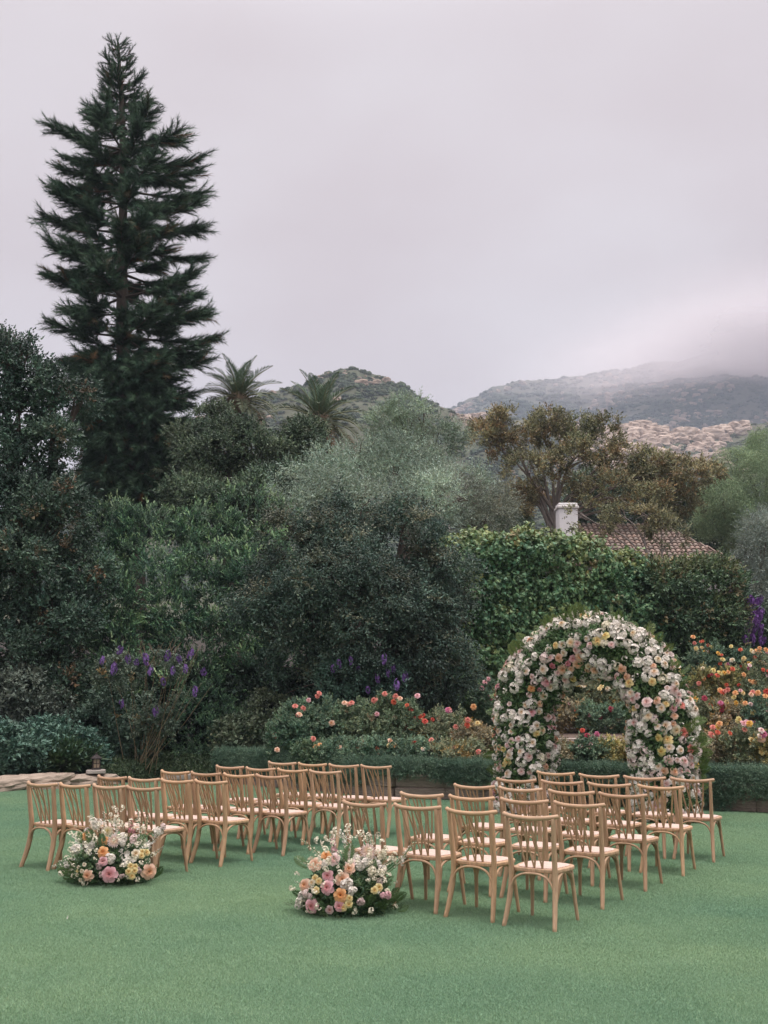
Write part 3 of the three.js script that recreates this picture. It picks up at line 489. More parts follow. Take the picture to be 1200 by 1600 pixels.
// purple flowering bushes
const floret5 = (n, R, size, sd, up = 0.3) => { seed(sd); const pos = [], col = []; // dome of small five-petalled flowers facing +y
  for (let i = 0; i < n; i++) {
    const u = V(rr(-1, 1), rr(-up, 1), rr(-1, 1)).normalize(), c = u.clone().multiplyScalar(R * rr(0.75, 1)), t = V(rr(-1, 1), rr(-1, 1), rr(-1, 1)).cross(u).normalize(), b = V().crossVectors(u, t), k = rr(0.82, 1.1);
    for (let q = 0; q < 5; q++) { const a = (q / 5) * 6.283, at = (ang, r, h) => c.clone().addScaledVector(t, Math.cos(ang) * r * size).addScaledVector(b, Math.sin(ang) * r * size).addScaledVector(u, h * size); const e = at(a, 1, 0.35), l = at(a - 0.55, 0.72, 0.3), m = at(a + 0.55, 0.72, 0.3);
      for (const v of [c, l, e, c, e, m]) pos.push(v.x, v.y, v.z); for (let z = 0; z < 6; z++) col.push(k, k, k); }
  }
  return geom(pos, col); };
const petal = (r, g, b) => phy({ color: C(r, g, b), vertexColors: true, roughness: 0.65, transmission: 0.18, thickness: 0, specularIntensity: 0.5, side: THREE.DoubleSide });
const panicle = floret5(30, 0.055, 0.02, 3, 1); panicle.scale(0.8, 1.7, 0.8);
const PURPLE = petal(0.21, 0.11, 0.33);
function flowersOn(t, name, geo, mat, spots, d, s) { for (const [px, py, k] of spots) { const m = part(name, geo, mat, t); m.position.copy(P(px, py, d + rr(-0.25, 0.1))).sub(t.position); m.rotation.set(rr(-0.3, 0.9), rnd() * 6, rr(-0.4, 0.4)); m.scale.setScalar(s * (k ?? 1) * rr(0.8, 1.2)); } }
{
  const t = plant('flowering_bush', 'loose bush with small purple flowers and bare twigs, left of the roses', 'flowering bush', baseAt(222, 24.6), [[190, 1052, 24.6, 40, 26], [240, 1050, 24.4, 46, 30], [295, 1062, 24.5, 36, 26], [225, 1090, 24.6, 50, 30], [190, 1125, 24.8, 35, 26], [250, 1130, 24.8, 34, 24]], { clump: K.mound, cols: [C(0.055, 0.085, 0.06), C(0.12, 0.15, 0.10)], density: 22, gap: 0.0, deep: 0.7, size: 0.75, odd: [C(0.26, 0.18, 0.08), 0.05], sd: 46, part: 'foliage' });
  const g = []; for (let i = 0; i < 22; i++) { const a = V(rr(-0.35, 0.35), 0, rr(-0.2, 0.2)), e = P(rr(160, 335), rr(1005, 1075), 24.6 + rr(-0.5, 0.5)).sub(t.position), m = a.clone().lerp(e, 0.5).add(V(rr(-0.1, 0.1), rr(-0.2, 0.05), 0)); g.push(tube([a, m, e], [0.008, 0.003], 6, 4)); }
  for (let i = 0; i < 14; i++) { const p = P(rr(225, 275), 1040, 24.4).sub(t.position), e = p.clone().add(V(rr(-0.25, 0.3), rr(0.35, 0.55), rr(-0.1, 0.1))); g.push(tube([p, p.clone().lerp(e, 0.5).add(V(rr(-0.08, 0.08), 0, 0)), e], [0.007, 0.003], 5, 4)); }
  part('stems', mergeGeometries(g), std({ color: C(0.20, 0.15, 0.09), roughness: 0.9 }), t);
  flowersOn(t, 'flower_cluster', panicle, PURPLE, [[187, 1016], [262, 1025, 1.2], [213, 1035], [298, 1022], [290, 1045], [318, 1050], [255, 1065], [243, 1112], [305, 1080], [190, 1100], [160, 1032], [235, 1048], [270, 1048], [200, 1030], [280, 1030], [178, 1045], [228, 1030]], 24.0, 1.25);
  const c = plant('flowering_bush', 'low dark bush with purple flowers below the huge evergreen shrub', 'flowering bush', baseAt(570, 24.4), [[545, 1060, 24.4, 46, 28], [600, 1062, 24.4, 40, 30], [570, 1095, 24.6, 60, 36]], { clump: K.mound, cols: G.teal, density: 20, gap: -0.2, size: 0.75, sd: 47, part: 'foliage' });
  flowersOn(c, 'flower_cluster', panicle, PURPLE, [[530, 1037], [560, 1045], [600, 1030], [615, 1045], [590, 1060], [620, 1070], [575, 1078], [520, 1045], [548, 1032], [606, 1052], [633, 1058]], 23.9, 1.1);
  const r = plant('flowering_bush', 'bright purple flowering bush at the right edge below the olive', 'flowering bush', baseAt(1165, 31), [[1152, 948, 31, 20, 32], [1182, 968, 31, 26, 26], [1165, 1000, 31, 40, 30], [1200, 995, 31, 30, 30]], { clump: K.mound, cols: [C(0.05, 0.085, 0.055), C(0.09, 0.13, 0.08)], density: 18, gap: -0.25, sd: 48, part: 'foliage' });
  const sp = []; for (let i = 0; i < 60; i++) { const u = rnd(); u < 0.45 ? sp.push([rr(1133, 1156), rr(918, 968)]) : u < 0.85 ? sp.push([rr(1160, 1190), rr(938, 972)]) : sp.push([rr(1160, 1195), rr(975, 1005)]); }
  flowersOn(r, 'flower_cluster', panicle, petal(0.26, 0.12, 0.38), sp, 30.3, 1.5);
}
// low shrubs and ground cover along the left border
plant('mound_shrub', 'low blue green mound shrub behind the stone wall at the left edge', 'shrub', baseAt(60, 23.6), [[25, 1175, 23.4, 60, 34], [80, 1165, 23.8, 55, 34], [120, 1178, 23.9, 40, 28], [-20, 1170, 23, 50, 40]], { clump: K.mound, cols: G.teal, density: 30, up: 0.5, gap: -0.5, sd: 51, part: 'foliage' });
plant('mound_shrub', 'grey leaved shrub at the left edge above the mound shrub', 'shrub', baseAt(30, 25), [[25, 1090, 25, 60, 45], [70, 1120, 25, 45, 40], [-10, 1120, 25, 50, 50]], { clump: K.mound, cols: [C(0.06, 0.08, 0.062), C(0.10, 0.12, 0.09)], density: 22, gap: -0.3, sd: 52, part: 'foliage' });
plant('mound_shrub', 'dark green shrub between the lantern and the purple bush', 'shrub', baseAt(165, 25.2), [[140, 1150, 25, 50, 40], [195, 1165, 25.2, 45, 32], [165, 1120, 25.6, 45, 40]], { clump: K.mound, cols: [C(0.036, 0.07, 0.048), C(0.07, 0.11, 0.075)], density: 24, gap: -0.4, sd: 53, part: 'foliage' });
plant('mound_shrub', 'broad green shrub right of the purple bush', 'shrub', baseAt(330, 25.4), [[300, 1135, 25.4, 50, 40], [345, 1150, 25.3, 50, 36], [320, 1105, 25.6, 40, 30]], { clump: K.shoot, cols: [C(0.04, 0.085, 0.055), C(0.075, 0.125, 0.08)], density: 22, size: 0.4, up: 0.8, gap: -0.4, sd: 54, part: 'foliage' });
plant('mound_shrub', 'green shrub with an orange bloom left of the rose bed', 'shrub', baseAt(400, 24.8), [[385, 1155, 24.8, 44, 34], [420, 1130, 25, 34, 40]], { clump: K.mound, cols: [C(0.05, 0.085, 0.05), C(0.10, 0.12, 0.07)], density: 22, gap: -0.35, sd: 55, part: 'foliage' });
plant('grass_tuft', 'tuft of fine green blades beside the lantern', 'grass tuft', baseAt(108, 23.6), [[100, 1188, 23.5, 20, 14], [125, 1192, 23.7, 14, 12]], { clump: K.blade, cols: [C(0.05, 0.10, 0.05), C(0.09, 0.14, 0.07)], density: 60, up: 1.5, gap: -1, size: 0.9, sd: 56, part: 'foliage' });
{ // ground cover
  seed(57); const list = [], c0 = C(0.055, 0.10, 0.052), c1 = C(0.11, 0.16, 0.08);
  for (let i = 0; i < 5200; i++) { const px = rr(150, 452), d = rr(23.6, 26.6), p = P(px, 1200, d); if (d < edge(p.x) + 0.12) continue; const y = ground(p.x, d), h = 0.16 + 0.13 * noise(p.x * 1.4, 3, d * 1.4) + 0.1 * sm(d - edge(p.x), 0, 1.4); p.y = y + h * rr(0.5, 1.1); list.push({ p, n: V(rr(-0.5, 0.5), 1, rr(-0.2, 0.7)).normalize(), s: rr(0.7, 1.2), c: c0.clone().lerp(c1, rnd()) }); }
  const m = copies('ground_cover', K.vinca, M.leaf, list, scene); m.userData.label = 'low leafy ground cover between the stone wall and the rose bed';
}
// ------------------------------------------------------------------ house behind the ivy hedge
{
  seed(61); const eL = P(893, 884, 52), eR = P(1157, 884, 52), rR = P(1032, 822, 56), yE = eR.y, yR = rR.y, zR = rR.z, base = V((eL.x + eR.x) / 2, ground(10, 54), -56), t = thing('house', 'low house with a brown tiled hip roof and white chimney', 'house', base);
  const L = (v) => v.clone().sub(base), A = L(eL), B = L(eR), R1 = L(V(rR.x, yR, zR)), R0 = L(V(eL.x, yR, zR)), zB = 2 * R1.z - A.z, B2 = V(B.x, B.y, zB), A2 = V(A.x, A.y, zB);
  const plaster = std({ color: C(0.62, 0.59, 0.55), roughness: 0.9 }), dark = std({ color: C(0.10, 0.085, 0.075), roughness: 0.9 });
  const walls = new THREE.BoxGeometry(B.x - A.x - 1.4, A.y - 0.1, A.z - zB - 1.6); walls.translate(0, (A.y - 0.1) / 2, (A.z + zB) / 2); part('wall', walls, plaster, t);
  const eave = new THREE.BoxGeometry(B.x - A.x, 0.16, A.z - zB); eave.translate(0, A.y - 0.09, (A.z + zB) / 2); part('eave', eave, dark, t);
  const tri = (...v) => v.flatMap((p) => [p.x, p.y, p.z]);
  const roof = part('roof', geom([...tri(A, B, R1), ...tri(A, R1, R0), ...tri(B, B2, R1), ...tri(B2, A2, R1), ...tri(A2, R0, R1), ...tri(A, R0, A2)]), std({ color: C(0.20, 0.13, 0.10), roughness: 1, side: THREE.DoubleSide }), t);
  const tile = (() => { const pos = [], idx = []; for (let j = 0; j < 2; j++) for (let i = 0; i <= 6; i++) { const a = (i / 6) * Math.PI, r = j ? 0.085 : 0.115; pos.push(-Math.cos(a) * r, (j ? 0.43 : 0) - 0.02, Math.sin(a) * r * 0.8 + (j ? 0.0 : 0.035)); } for (let i = 0; i < 6; i++) idx.push(i, i + 1, i + 7, i + 1, i + 8, i + 7); const b = pos.length / 3; for (let i = 0; i <= 6; i++) pos.push(pos[i * 3], pos[i * 3 + 1], pos[i * 3 + 2]); pos.push(0, -0.02, 0.01); for (let i = 0; i < 6; i++) idx.push(b + 7, b + i + 1, b + i); const g = geom(pos, null, null, idx); g.rotateX(0); return g; })();
  const place = (p0, ux, up, W, H, halfcut) => { // tiles on a slope: ux across, up along the slope
    const nrm = V().crossVectors(ux, up).normalize(), list = [], basis = new THREE.Matrix4().makeBasis(ux, up, nrm), q = new THREE.Quaternion().setFromRotationMatrix(basis);
    for (let v = 0.0; v < H - 0.1; v += 0.34) for (let u = 0.1; u < W; u += 0.235) { if (!halfcut(u, v)) continue; list.push({ p: p0.clone().addScaledVector(ux, u).addScaledVector(up, v).addScaledVector(nrm, rr(0.0, 0.02)), q, c: C(0.29, 0.205, 0.165).lerp(C(0.18, 0.15, 0.125), rnd()).multiplyScalar(rr(0.7, 1.25)) }); }
    return list;
  };
  const up1 = R1.clone().sub(B); up1.x = 0; const H1 = up1.length(); up1.normalize(); const W = B.x - A.x, hip = B.x - R1.x;
  const list = place(A, V(1, 0, 0), up1, W, H1, (u, v) => u < W - (hip * v) / H1);
  const up2 = R1.clone().sub(B); up2.z = 0; const H2 = up2.length(); up2.normalize(); const W2 = A.z - zB;
  list.push(...place(B, V(0, 0, -1), up2, W2, H2, (u, v) => u > ((W2 / 2) * v) / H2 && u < W2 - ((W2 / 2) * v) / H2));
  const im = new THREE.InstancedMesh(tile, std({ color: 0xffffff, roughness: 0.95, side: THREE.DoubleSide }), list.length); im.name = 'roof_tile'; im.userData.kind = 'stuff'; im.castShadow = im.receiveShadow = true;
  list.forEach((e, i) => { im.setMatrixAt(i, MX.compose(e.p, e.q, V(1, 1, 1))); im.setColorAt(i, e.c); }); roof.add(im);
  const hipTiles = []; const tg = tile.clone(); tg.scale(1.15, 1, 1.3);
  const n = 14, hd = R1.clone().sub(B), hq = new THREE.Quaternion().setFromRotationMatrix(new THREE.Matrix4().lookAt(V(0, 0, 0), hd, UPV)).multiply(new THREE.Quaternion().setFromAxisAngle(V(1, 0, 0), Math.PI / 2)); hd.multiplyScalar(1 / n);
  const hm = std({ color: C(0.36, 0.25, 0.20), roughness: 0.95, side: THREE.DoubleSide });
  for (let i = 0; i < n; i++) { const m = part('hip_tile', tg, hm, roof); m.position.copy(B).addScaledVector(hd, i).add(V(0, 0.05, 0)); m.quaternion.copy(hq); }
  const c0 = L(P(886, 838, 53.5)), cw = 0.86, ch = P(891, 788, 53.5).y - P(891, 850, 53.5).y;
  const cg = new RoundedBoxGeometry(cw, ch, 1.0, 3, 0.05); const chim = part('chimney', cg, std({ color: C(0.78, 0.76, 0.74), roughness: 0.9, bumpMap: stoneBump, bumpScale: 0.01 }), t); chim.position.set(c0.x, P(891, 850, 53.5).y - base.y + ch / 2, c0.z);
  const cap = part('chimney_cap', new RoundedBoxGeometry(cw + 0.12, 0.12, 1.12, 2, 0.03), plaster, chim); cap.position.y = ch / 2 - 0.2;
  const w = thing('white_house', 'small white gabled house wall glimpsed between the olive trees', 'house', baseAt(688, 60)), wp = P(688, 752, 60).sub(w.position);
  const wg = new THREE.BoxGeometry(0.9, wp.y + 0.1, 0.8); wg.translate(wp.x, wp.y / 2, 0); part('wall', wg, plaster, w); const wr = new THREE.ConeGeometry(0.72, 0.4, 4); wr.rotateY(Math.PI / 4); wr.translate(wp.x, wp.y + 0.25, 0); part('roof', wr, plaster, w);
}
// ------------------------------------------------------------------ garden walls, kerb, low hedge, lantern
const rocky = (sd, sx, sy, sz, rough = 1) => { // a rough hewn block
  const g = new RoundedBoxGeometry(1, 1, 1, 4, 0.14), p = g.attributes.position, v = V();
  for (let i = 0; i < p.count; i++) { v.fromBufferAttribute(p, i); const a = fbm(v.x * 1.7 * sx + sd, v.y * 2.4 * sy, v.z * 1.7, 3) * 0.3, b = fbm(v.x * 5 * sx + sd, v.y * 5, v.z * 5 + 3, 2) * 0.07; v.multiplyScalar(1 + (a * 0.55 + b) * rough); p.setXYZ(i, v.x * sx, v.y * sy, v.z * sz); }
  g.deleteAttribute('normal'); g.computeVertexNormals(); return g;
};
function along(a, b, fn, step, jitter = 0.25) { const n = Math.max(1, Math.round(a.distanceTo(b) / step)); for (let i = 0; i < n; i++) fn(a.clone().lerp(b, (i + 0.5) / n), a.distanceTo(b) / n, Math.atan2(-(b.z - a.z), b.x - a.x), i); }
{
  seed(62); const t = thing('stone_wall', 'low wall of rough pale tan boulders at the left edge of the lawn', 'wall', V(-6.6, 0, -22.6));
  const blocks = [1, 2, 3, 4, 5, 6].map((k) => (() => { const g = boulderGeo(k * 3.1, 4); g.scale(0.72, 0.22, 0.34); return g; })());
  along(V(-9.4, 0, -20.05), V(-5.3, 0, -23.62), (p, len, ang, i) => { const m = part('stone', blocks[(i * 7) % 6], M.stone, t); m.position.copy(p).sub(t.position).add(V(0, 0.09 + rr(-0.02, 0.02), rr(-0.05, 0.05))); m.rotation.y = ang + rr(-0.1, 0.1); m.scale.set(len * rr(0.88, 1.05), rr(0.8, 1.15), 1); m.rotation.z = rr(-0.03, 0.03); }, 0.95);
  const small = [6, 7, 8].map((k) => rocky(k * 2.3, 0.5, 0.16, 0.4)); along(V(-9.3, 0, -20.0), V(-5.5, 0, -23.3), (p, len, ang, i) => { if (i % 2) return; const m = part('stone', small[i % 3], M.stone, t); m.position.copy(p).sub(t.position).add(V(0, 0.04, 0.18)); m.rotation.y = ang + rr(-0.2, 0.2); }, 0.62);
  const slab = thing('stone_slab', 'thin flat stone slab lying at the border behind the chairs', 'slab', V(-4.05, 0, -24.45)); part('slab', rocky(9.7, 0.7, 0.12, 0.4), M.stonePale, slab).position.y = 0.08;
  // lantern
  const q = P(150, 1202, 23.3), l = thing('lantern', 'small dark metal lantern with amber panes on the stone wall', 'lantern', q.clone()), metal = std({ color: C(0.05, 0.04, 0.038), roughness: 0.5, metalness: 0.5 }), pane = phy({ color: C(0.55, 0.40, 0.28), roughness: 0.35, transmission: 0.5, thickness: 0, side: THREE.DoubleSide });
  const pad = thing('stone_pad', 'square pale stone pad under the lantern', 'slab', q.clone().add(V(0, -0.06, 0)), 0.15); part('pad', rocky(4.4, 0.36, 0.07, 0.34), M.stonePale, pad).position.y = 0.02;
  l.rotation.y = 0.35; const bxp = (n, w, h, d, x, y, z, m = metal, r = 0.004) => { const o = part(n, new RoundedBoxGeometry(w, h, d, 2, r), m, l); o.position.set(x, y, z); return o; };
  bxp('base', 0.17, 0.03, 0.17, 0, 0.015, 0); for (const sx of [-1, 1]) for (const sz of [-1, 1]) bxp('post', 0.02, 0.18, 0.02, sx * 0.065, 0.12, sz * 0.065);
  for (let k = 0; k < 4; k++) { const a = (k * Math.PI) / 2, p = part('pane', new THREE.BoxGeometry(0.11, 0.16, 0.003), pane, l); p.position.set(Math.sin(a) * 0.063, 0.115, Math.cos(a) * 0.063); p.rotation.y = a; const b = part('glazing_bar', mergeGeometries([new THREE.BoxGeometry(0.008, 0.17, 0.008), new THREE.BoxGeometry(0.12, 0.008, 0.007)]), metal, p); b.position.z = 0.007; }
  const roof = new THREE.ConeGeometry(0.15, 0.085, 4); roof.rotateY(Math.PI / 4); part('roof', roof, metal, l).position.y = 0.252; bxp('roof_rim', 0.2, 0.014, 0.2, 0, 0.206, 0); bxp('finial', 0.03, 0.03, 0.03, 0, 0.3, 0);
}
const LINE = [V(-3.3, 0, -24.15), V(-1.9, 0, -22.75), V(0.22, 0, -20.7), V(1.07, 0, -20.52), V(5.71, 0, -18.57), V(9, 0, -17.4)];
{
  seed(63); const t = thing('retaining_wall', 'low brown stone retaining wall below the trailing hedge', 'wall', V(1.07, 0, -20.5)), bl = [1, 2, 3, 4].map((k) => rocky(k * 5.3, 0.7, 0.2, 0.3));
  for (let i = 0; i < LINE.length - 1; i++) for (let c = 0; c < 2; c++) along(LINE[i], LINE[i + 1], (p, len, ang, k) => { const m = part('stone', bl[(k + i + c) % 4], M.stoneBrown, t); m.position.copy(p).sub(t.position).add(V(0, 0.09 + c * 0.19, -0.14 + rr(-0.02, 0.02))); m.rotation.y = ang + rr(-0.03, 0.03); m.scale.x = (len / 0.7) * 1.03; }, c ? 0.62 : 0.7);
  const h = thing('low_hedge', 'low dark green trailing hedge along the far edge of the lawn', 'hedge', V(1.07, 0, -20.7)), list = [];
  for (let i = 0; i < LINE.length - 1; i++) {
    const a = LINE[i], b = LINE[i + 1], dir = b.clone().sub(a), len = dir.length(), n = V(-dir.z, 0, dir.x).normalize(); if (n.z < 0) n.negate(); const N = Math.round(len * 620);
    for (let k = 0; k < N; k++) {
      const s = rnd(), p = a.clone().lerp(b, s), face = rnd() < 0.62, hang = noise(p.x * 0.75 + 4, 2, p.z * 0.75) + 0.5 * noise(p.x * 2.3, 8, p.z * 2.3), low = clamp(0.24 - 0.55 * hang, 0.02, 0.4), bul = 0.06 * noise(p.x * 1.8, 5, p.z * 1.8);
      let u; if (face) { const y = lerp(low, 0.6, Math.pow(rnd(), 0.7)); p.addScaledVector(n, 0.12 + bul - 0.1 * Math.max(0, y - 0.45) * 4 - 0.1 * rnd() * rnd()); p.y = y; u = n.clone().add(V(0, lerp(-0.5, 0.7, y / 0.6), 0)); }
      else { p.addScaledVector(n, rr(-0.55, 0.1)); p.y = 0.60 + bul * 0.8 - 0.12 * rnd() * rnd(); u = V(0, 1, 0); }
      u.add(V(rr(-0.5, 0.5), rr(-0.3, 0.5), rr(-0.5, 0.5))).normalize();
      list.push({ p: p.sub(h.position), n: u, s: rr(0.7, 1.25), c: C(0.092, 0.17, 0.115).lerp(C(0.19, 0.285, 0.19), clamp(0.4 + 0.9 * bul * 10 + rr(-0.4, 0.4), 0, 1)) });
    }
  }
  copies('foliage', K.rosemary, M.matte, list, h);
  const kb = thing('edging_kerb', 'pale stone edging between the two terraces of the rose bed', 'kerb', V(4, 0.8, -24)), kg = [1, 2].map((k) => rocky(k * 8.1, 0.9, 0.13, 0.22));
  for (const [a, b] of [[1.2, 9.2]]) { const A = V(a, 0, -(edge(a) + 4.42)), B = V(5.71, 0, -(edge(5.71) + 4.42)), D = V(b, 0, -(edge(b) + 4.42)); for (const [u, v] of [[A, B], [B, D]]) along(u, v, (p, len, ang, i) => { const m = part('stone', kg[i % 2], M.stonePale, kb); m.position.copy(p).sub(kb.position).add(V(0, 0.80, 0)); m.rotation.y = ang; m.scale.x = (len / 0.9) * 0.98; }, 0.9); }
}
// ------------------------------------------------------------------ flowers
function bloomGeo(o) { // layered cup of petals facing +y, about one across; the heart is tinted by o.heart
  seed(o.sd); const pos = [], col = [], idx = [];
  o.layers.forEach(([n, r, h, open, W], li) => {
    for (let k = 0; k < n; k++) {
      const a0 = (k / n) * 6.283 + li * 0.9 + rr(-0.15, 0.15), R = r * rr(0.93, 1.07), at = pos.length / 3, k1 = rr(0.93, 1.05), q = li / (o.layers.length - 1 || 1);
      for (let j = 0; j <= 2; j++) for (let i = 0; i <= 2; i++) {
        const v = j / 2, u = i - 1, wv = W * (j === 0 ? 0.45 : j === 1 ? 1 : o.point ?? 0.62), a = a0 + u * wv, tip = j === 2 && i === 1 ? 1.1 : 1;
        const rad = R * (0.18 + 0.82 * Math.pow(v, open)) * tip, y = h * Math.sin(v * 1.9) * (1 - 0.35 * open * v) - 0.12 * (1 - v) - (o.curl ?? 0.12) * q * v * v * (i === 1 ? 1.6 : 0.7);
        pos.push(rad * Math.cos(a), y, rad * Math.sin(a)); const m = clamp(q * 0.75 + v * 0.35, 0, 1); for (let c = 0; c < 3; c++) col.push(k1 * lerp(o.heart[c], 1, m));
      }
      for (let j = 0; j < 2; j++) for (let i = 0; i < 2; i++) { const b = at + j * 3 + i; idx.push(b, b + 3, b + 1, b + 1, b + 3, b + 4); }
    }
  });
  return geom(pos, col, null, idx);
}
const cup = [[2, 0.13, 0.36, 0.7, 1.6], [3, 0.2, 0.36, 0.7, 1.25], [4, 0.28, 0.34, 0.75, 0.95], [5, 0.37, 0.29, 0.8, 0.8], [6, 0.46, 0.22, 0.9, 0.68], [6, 0.53, 0.13, 1, 0.68]];
const tight = [[2, 0.12, 0.42, 0.6, 1.6], [3, 0.2, 0.42, 0.6, 1.3], [4, 0.29, 0.38, 0.65, 1.0], [5, 0.38, 0.3, 0.75, 0.85]];
const dahl = []; for (let i = 0; i < 7; i++) dahl.push([6 + i * 2, 0.10 + i * 0.067, 0.33 - i * 0.045, 0.9, 0.42 - i * 0.032]);
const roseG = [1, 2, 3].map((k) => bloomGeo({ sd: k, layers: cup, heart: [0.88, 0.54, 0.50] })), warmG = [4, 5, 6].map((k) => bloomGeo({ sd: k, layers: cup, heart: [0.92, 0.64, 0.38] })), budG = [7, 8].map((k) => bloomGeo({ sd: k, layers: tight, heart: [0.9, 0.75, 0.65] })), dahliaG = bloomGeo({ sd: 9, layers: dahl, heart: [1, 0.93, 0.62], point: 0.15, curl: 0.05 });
const PET = { white: petal(0.86, 0.805, 0.725), blush: petal(0.82, 0.68, 0.635), pink: petal(0.78, 0.48, 0.50), deep: petal(0.66, 0.28, 0.32), peach: petal(0.80, 0.56, 0.42), orange: petal(0.80, 0.46, 0.22), coral: petal(0.76, 0.31, 0.25), yellow: petal(0.80, 0.69, 0.36), lemon: petal(0.76, 0.68, 0.30), gold: petal(0.78, 0.50, 0.12), red: petal(0.55, 0.09, 0.06), scarlet: petal(0.70, 0.16, 0.09), crimson: petal(0.40, 0.06, 0.10), magenta: petal(0.62, 0.20, 0.34), lilac: petal(0.66, 0.44, 0.58), mauve: petal(0.52, 0.40, 0.37), cream: petal(0.80, 0.74, 0.58) };
const isWarm = (c) => ['peach', 'orange', 'yellow', 'lemon', 'gold', 'cream', 'white'].includes(c);
const BLOOM_NAME = { white: 'white', blush: 'blush', pink: 'pink', deep: 'deep pink', peach: 'peach', orange: 'orange', coral: 'coral', yellow: 'yellow', lemon: 'lemon yellow', gold: 'golden', red: 'red', scarlet: 'scarlet', crimson: 'crimson', magenta: 'magenta', lilac: 'lilac', mauve: 'dusky', cream: 'cream' };
function bloom(t, c, p, dir, size, name = 'rose', geo) {
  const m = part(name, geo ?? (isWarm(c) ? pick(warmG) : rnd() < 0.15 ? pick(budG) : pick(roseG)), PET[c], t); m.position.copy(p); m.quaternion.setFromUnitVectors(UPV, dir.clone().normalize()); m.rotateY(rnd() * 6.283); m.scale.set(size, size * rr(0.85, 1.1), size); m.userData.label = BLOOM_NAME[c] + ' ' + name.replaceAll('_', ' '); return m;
}
// ---- rose bushes of the bed
const BUSHES = [ // px, top py, distance, half width px, leaf tone, how it is told from the others
  [452, 1108, 22.9, 34, 0, 'rose bush with coral blooms at the left end of the rose bed'], [502, 1100, 23.1, 36, 0, 'tall rose bush with coral blooms, second from the left end of the bed'], [548, 1108, 23.2, 34, 1, 'rose bush with peach blooms between two coral rose bushes'], [596, 1096, 23.0, 36, 1, 'tallest coral rose bush in front of the huge evergreen shrub'],
  [645, 1104, 22.8, 34, 1, 'rose bush with a bright red cluster left of the arch'], [692, 1120, 22.6, 34, 2, 'rose bush with one magenta bloom left of the arch'], [738, 1140, 21.9, 34, 3, 'reddish leaved rose bush with red blooms just left of the arch'],
  [500, 1166, 22.2, 34, 1, 'low rose bush with an orange cluster in front of the coral roses'], [545, 1158, 22.0, 34, 0, 'low dense rose bush without blooms behind the left chairs'], [598, 1158, 21.6, 36, 0, 'low rose bush with one scarlet and one yellow bloom'], [655, 1158, 21.4, 36, 0, 'low green rose bush behind the low hedge, right of the scarlet bloom'], [716, 1166, 21.2, 34, 2, 'low rose bush with two scarlet blooms beside the arch foot'],
  [762, 1068, 26.4, 22, 0, 'slim pink rose bush against the ivy, left of the arch'],
  [870, 1166, 20.4, 30, 3, 'low brownish rose bush with one orange red bloom inside the arch'], [920, 1160, 20.3, 32, 0, 'low rose bush with a pink cluster inside the arch'], [968, 1158, 20.1, 30, 4, 'yellowish rose bush inside the arch by its right leg'],
  [880, 1098, 25.4, 32, 3, 'reddish rose bush with crimson blooms above the kerb inside the arch'], [925, 1106, 25.2, 30, 0, 'dark rose bush with small pink blooms above the kerb inside the arch'], [968, 1104, 25.0, 32, 0, 'leafy rose bush above the kerb by the arch right leg'], [905, 1068, 27.8, 32, 2, 'far rose bush with yellow blooms seen through the left of the arch'], [952, 1072, 27.6, 32, 2, 'far rose bush with yellow blooms seen through the right of the arch'],
  [1112, 1150, 19.6, 30, 3, 'rose bush with coral blooms just right of the arch'], [1158, 1146, 19.4, 32, 2, 'nearest rose bush with pink cluster behind the hedge on the right'], [1206, 1150, 19.2, 34, 4, 'yellowish rose bush cut by the right edge of the picture'],
  [1098, 1100, 22.6, 28, 2, 'rose bush beside the arch with a crimson bloom'], [1138, 1092, 22.5, 30, 3, 'rose bush with magenta and lilac clusters right of the arch'], [1185, 1096, 22.4, 34, 0, 'rose bush with large pale pink blooms at the right edge'],
  [1102, 1052, 25.2, 26, 4, 'rose bush with orange and red blooms beside the arch shoulder'], [1140, 1044, 25.0, 30, 4, 'rose bush with a row of orange and crimson blooms on the right'], [1188, 1042, 24.9, 34, 2, 'golden rose bush at the right edge, middle of the slope'], [1098, 1008, 28.2, 24, 0, 'rose bush with round yellow blooms at the top of the slope'], [1140, 1026, 28.0, 28, 0, 'topmost rose bush with cream blooms under the purple bush'], [1188, 1020, 27.9, 34, 0, 'topmost rose bush with golden blooms at the right edge'],
];
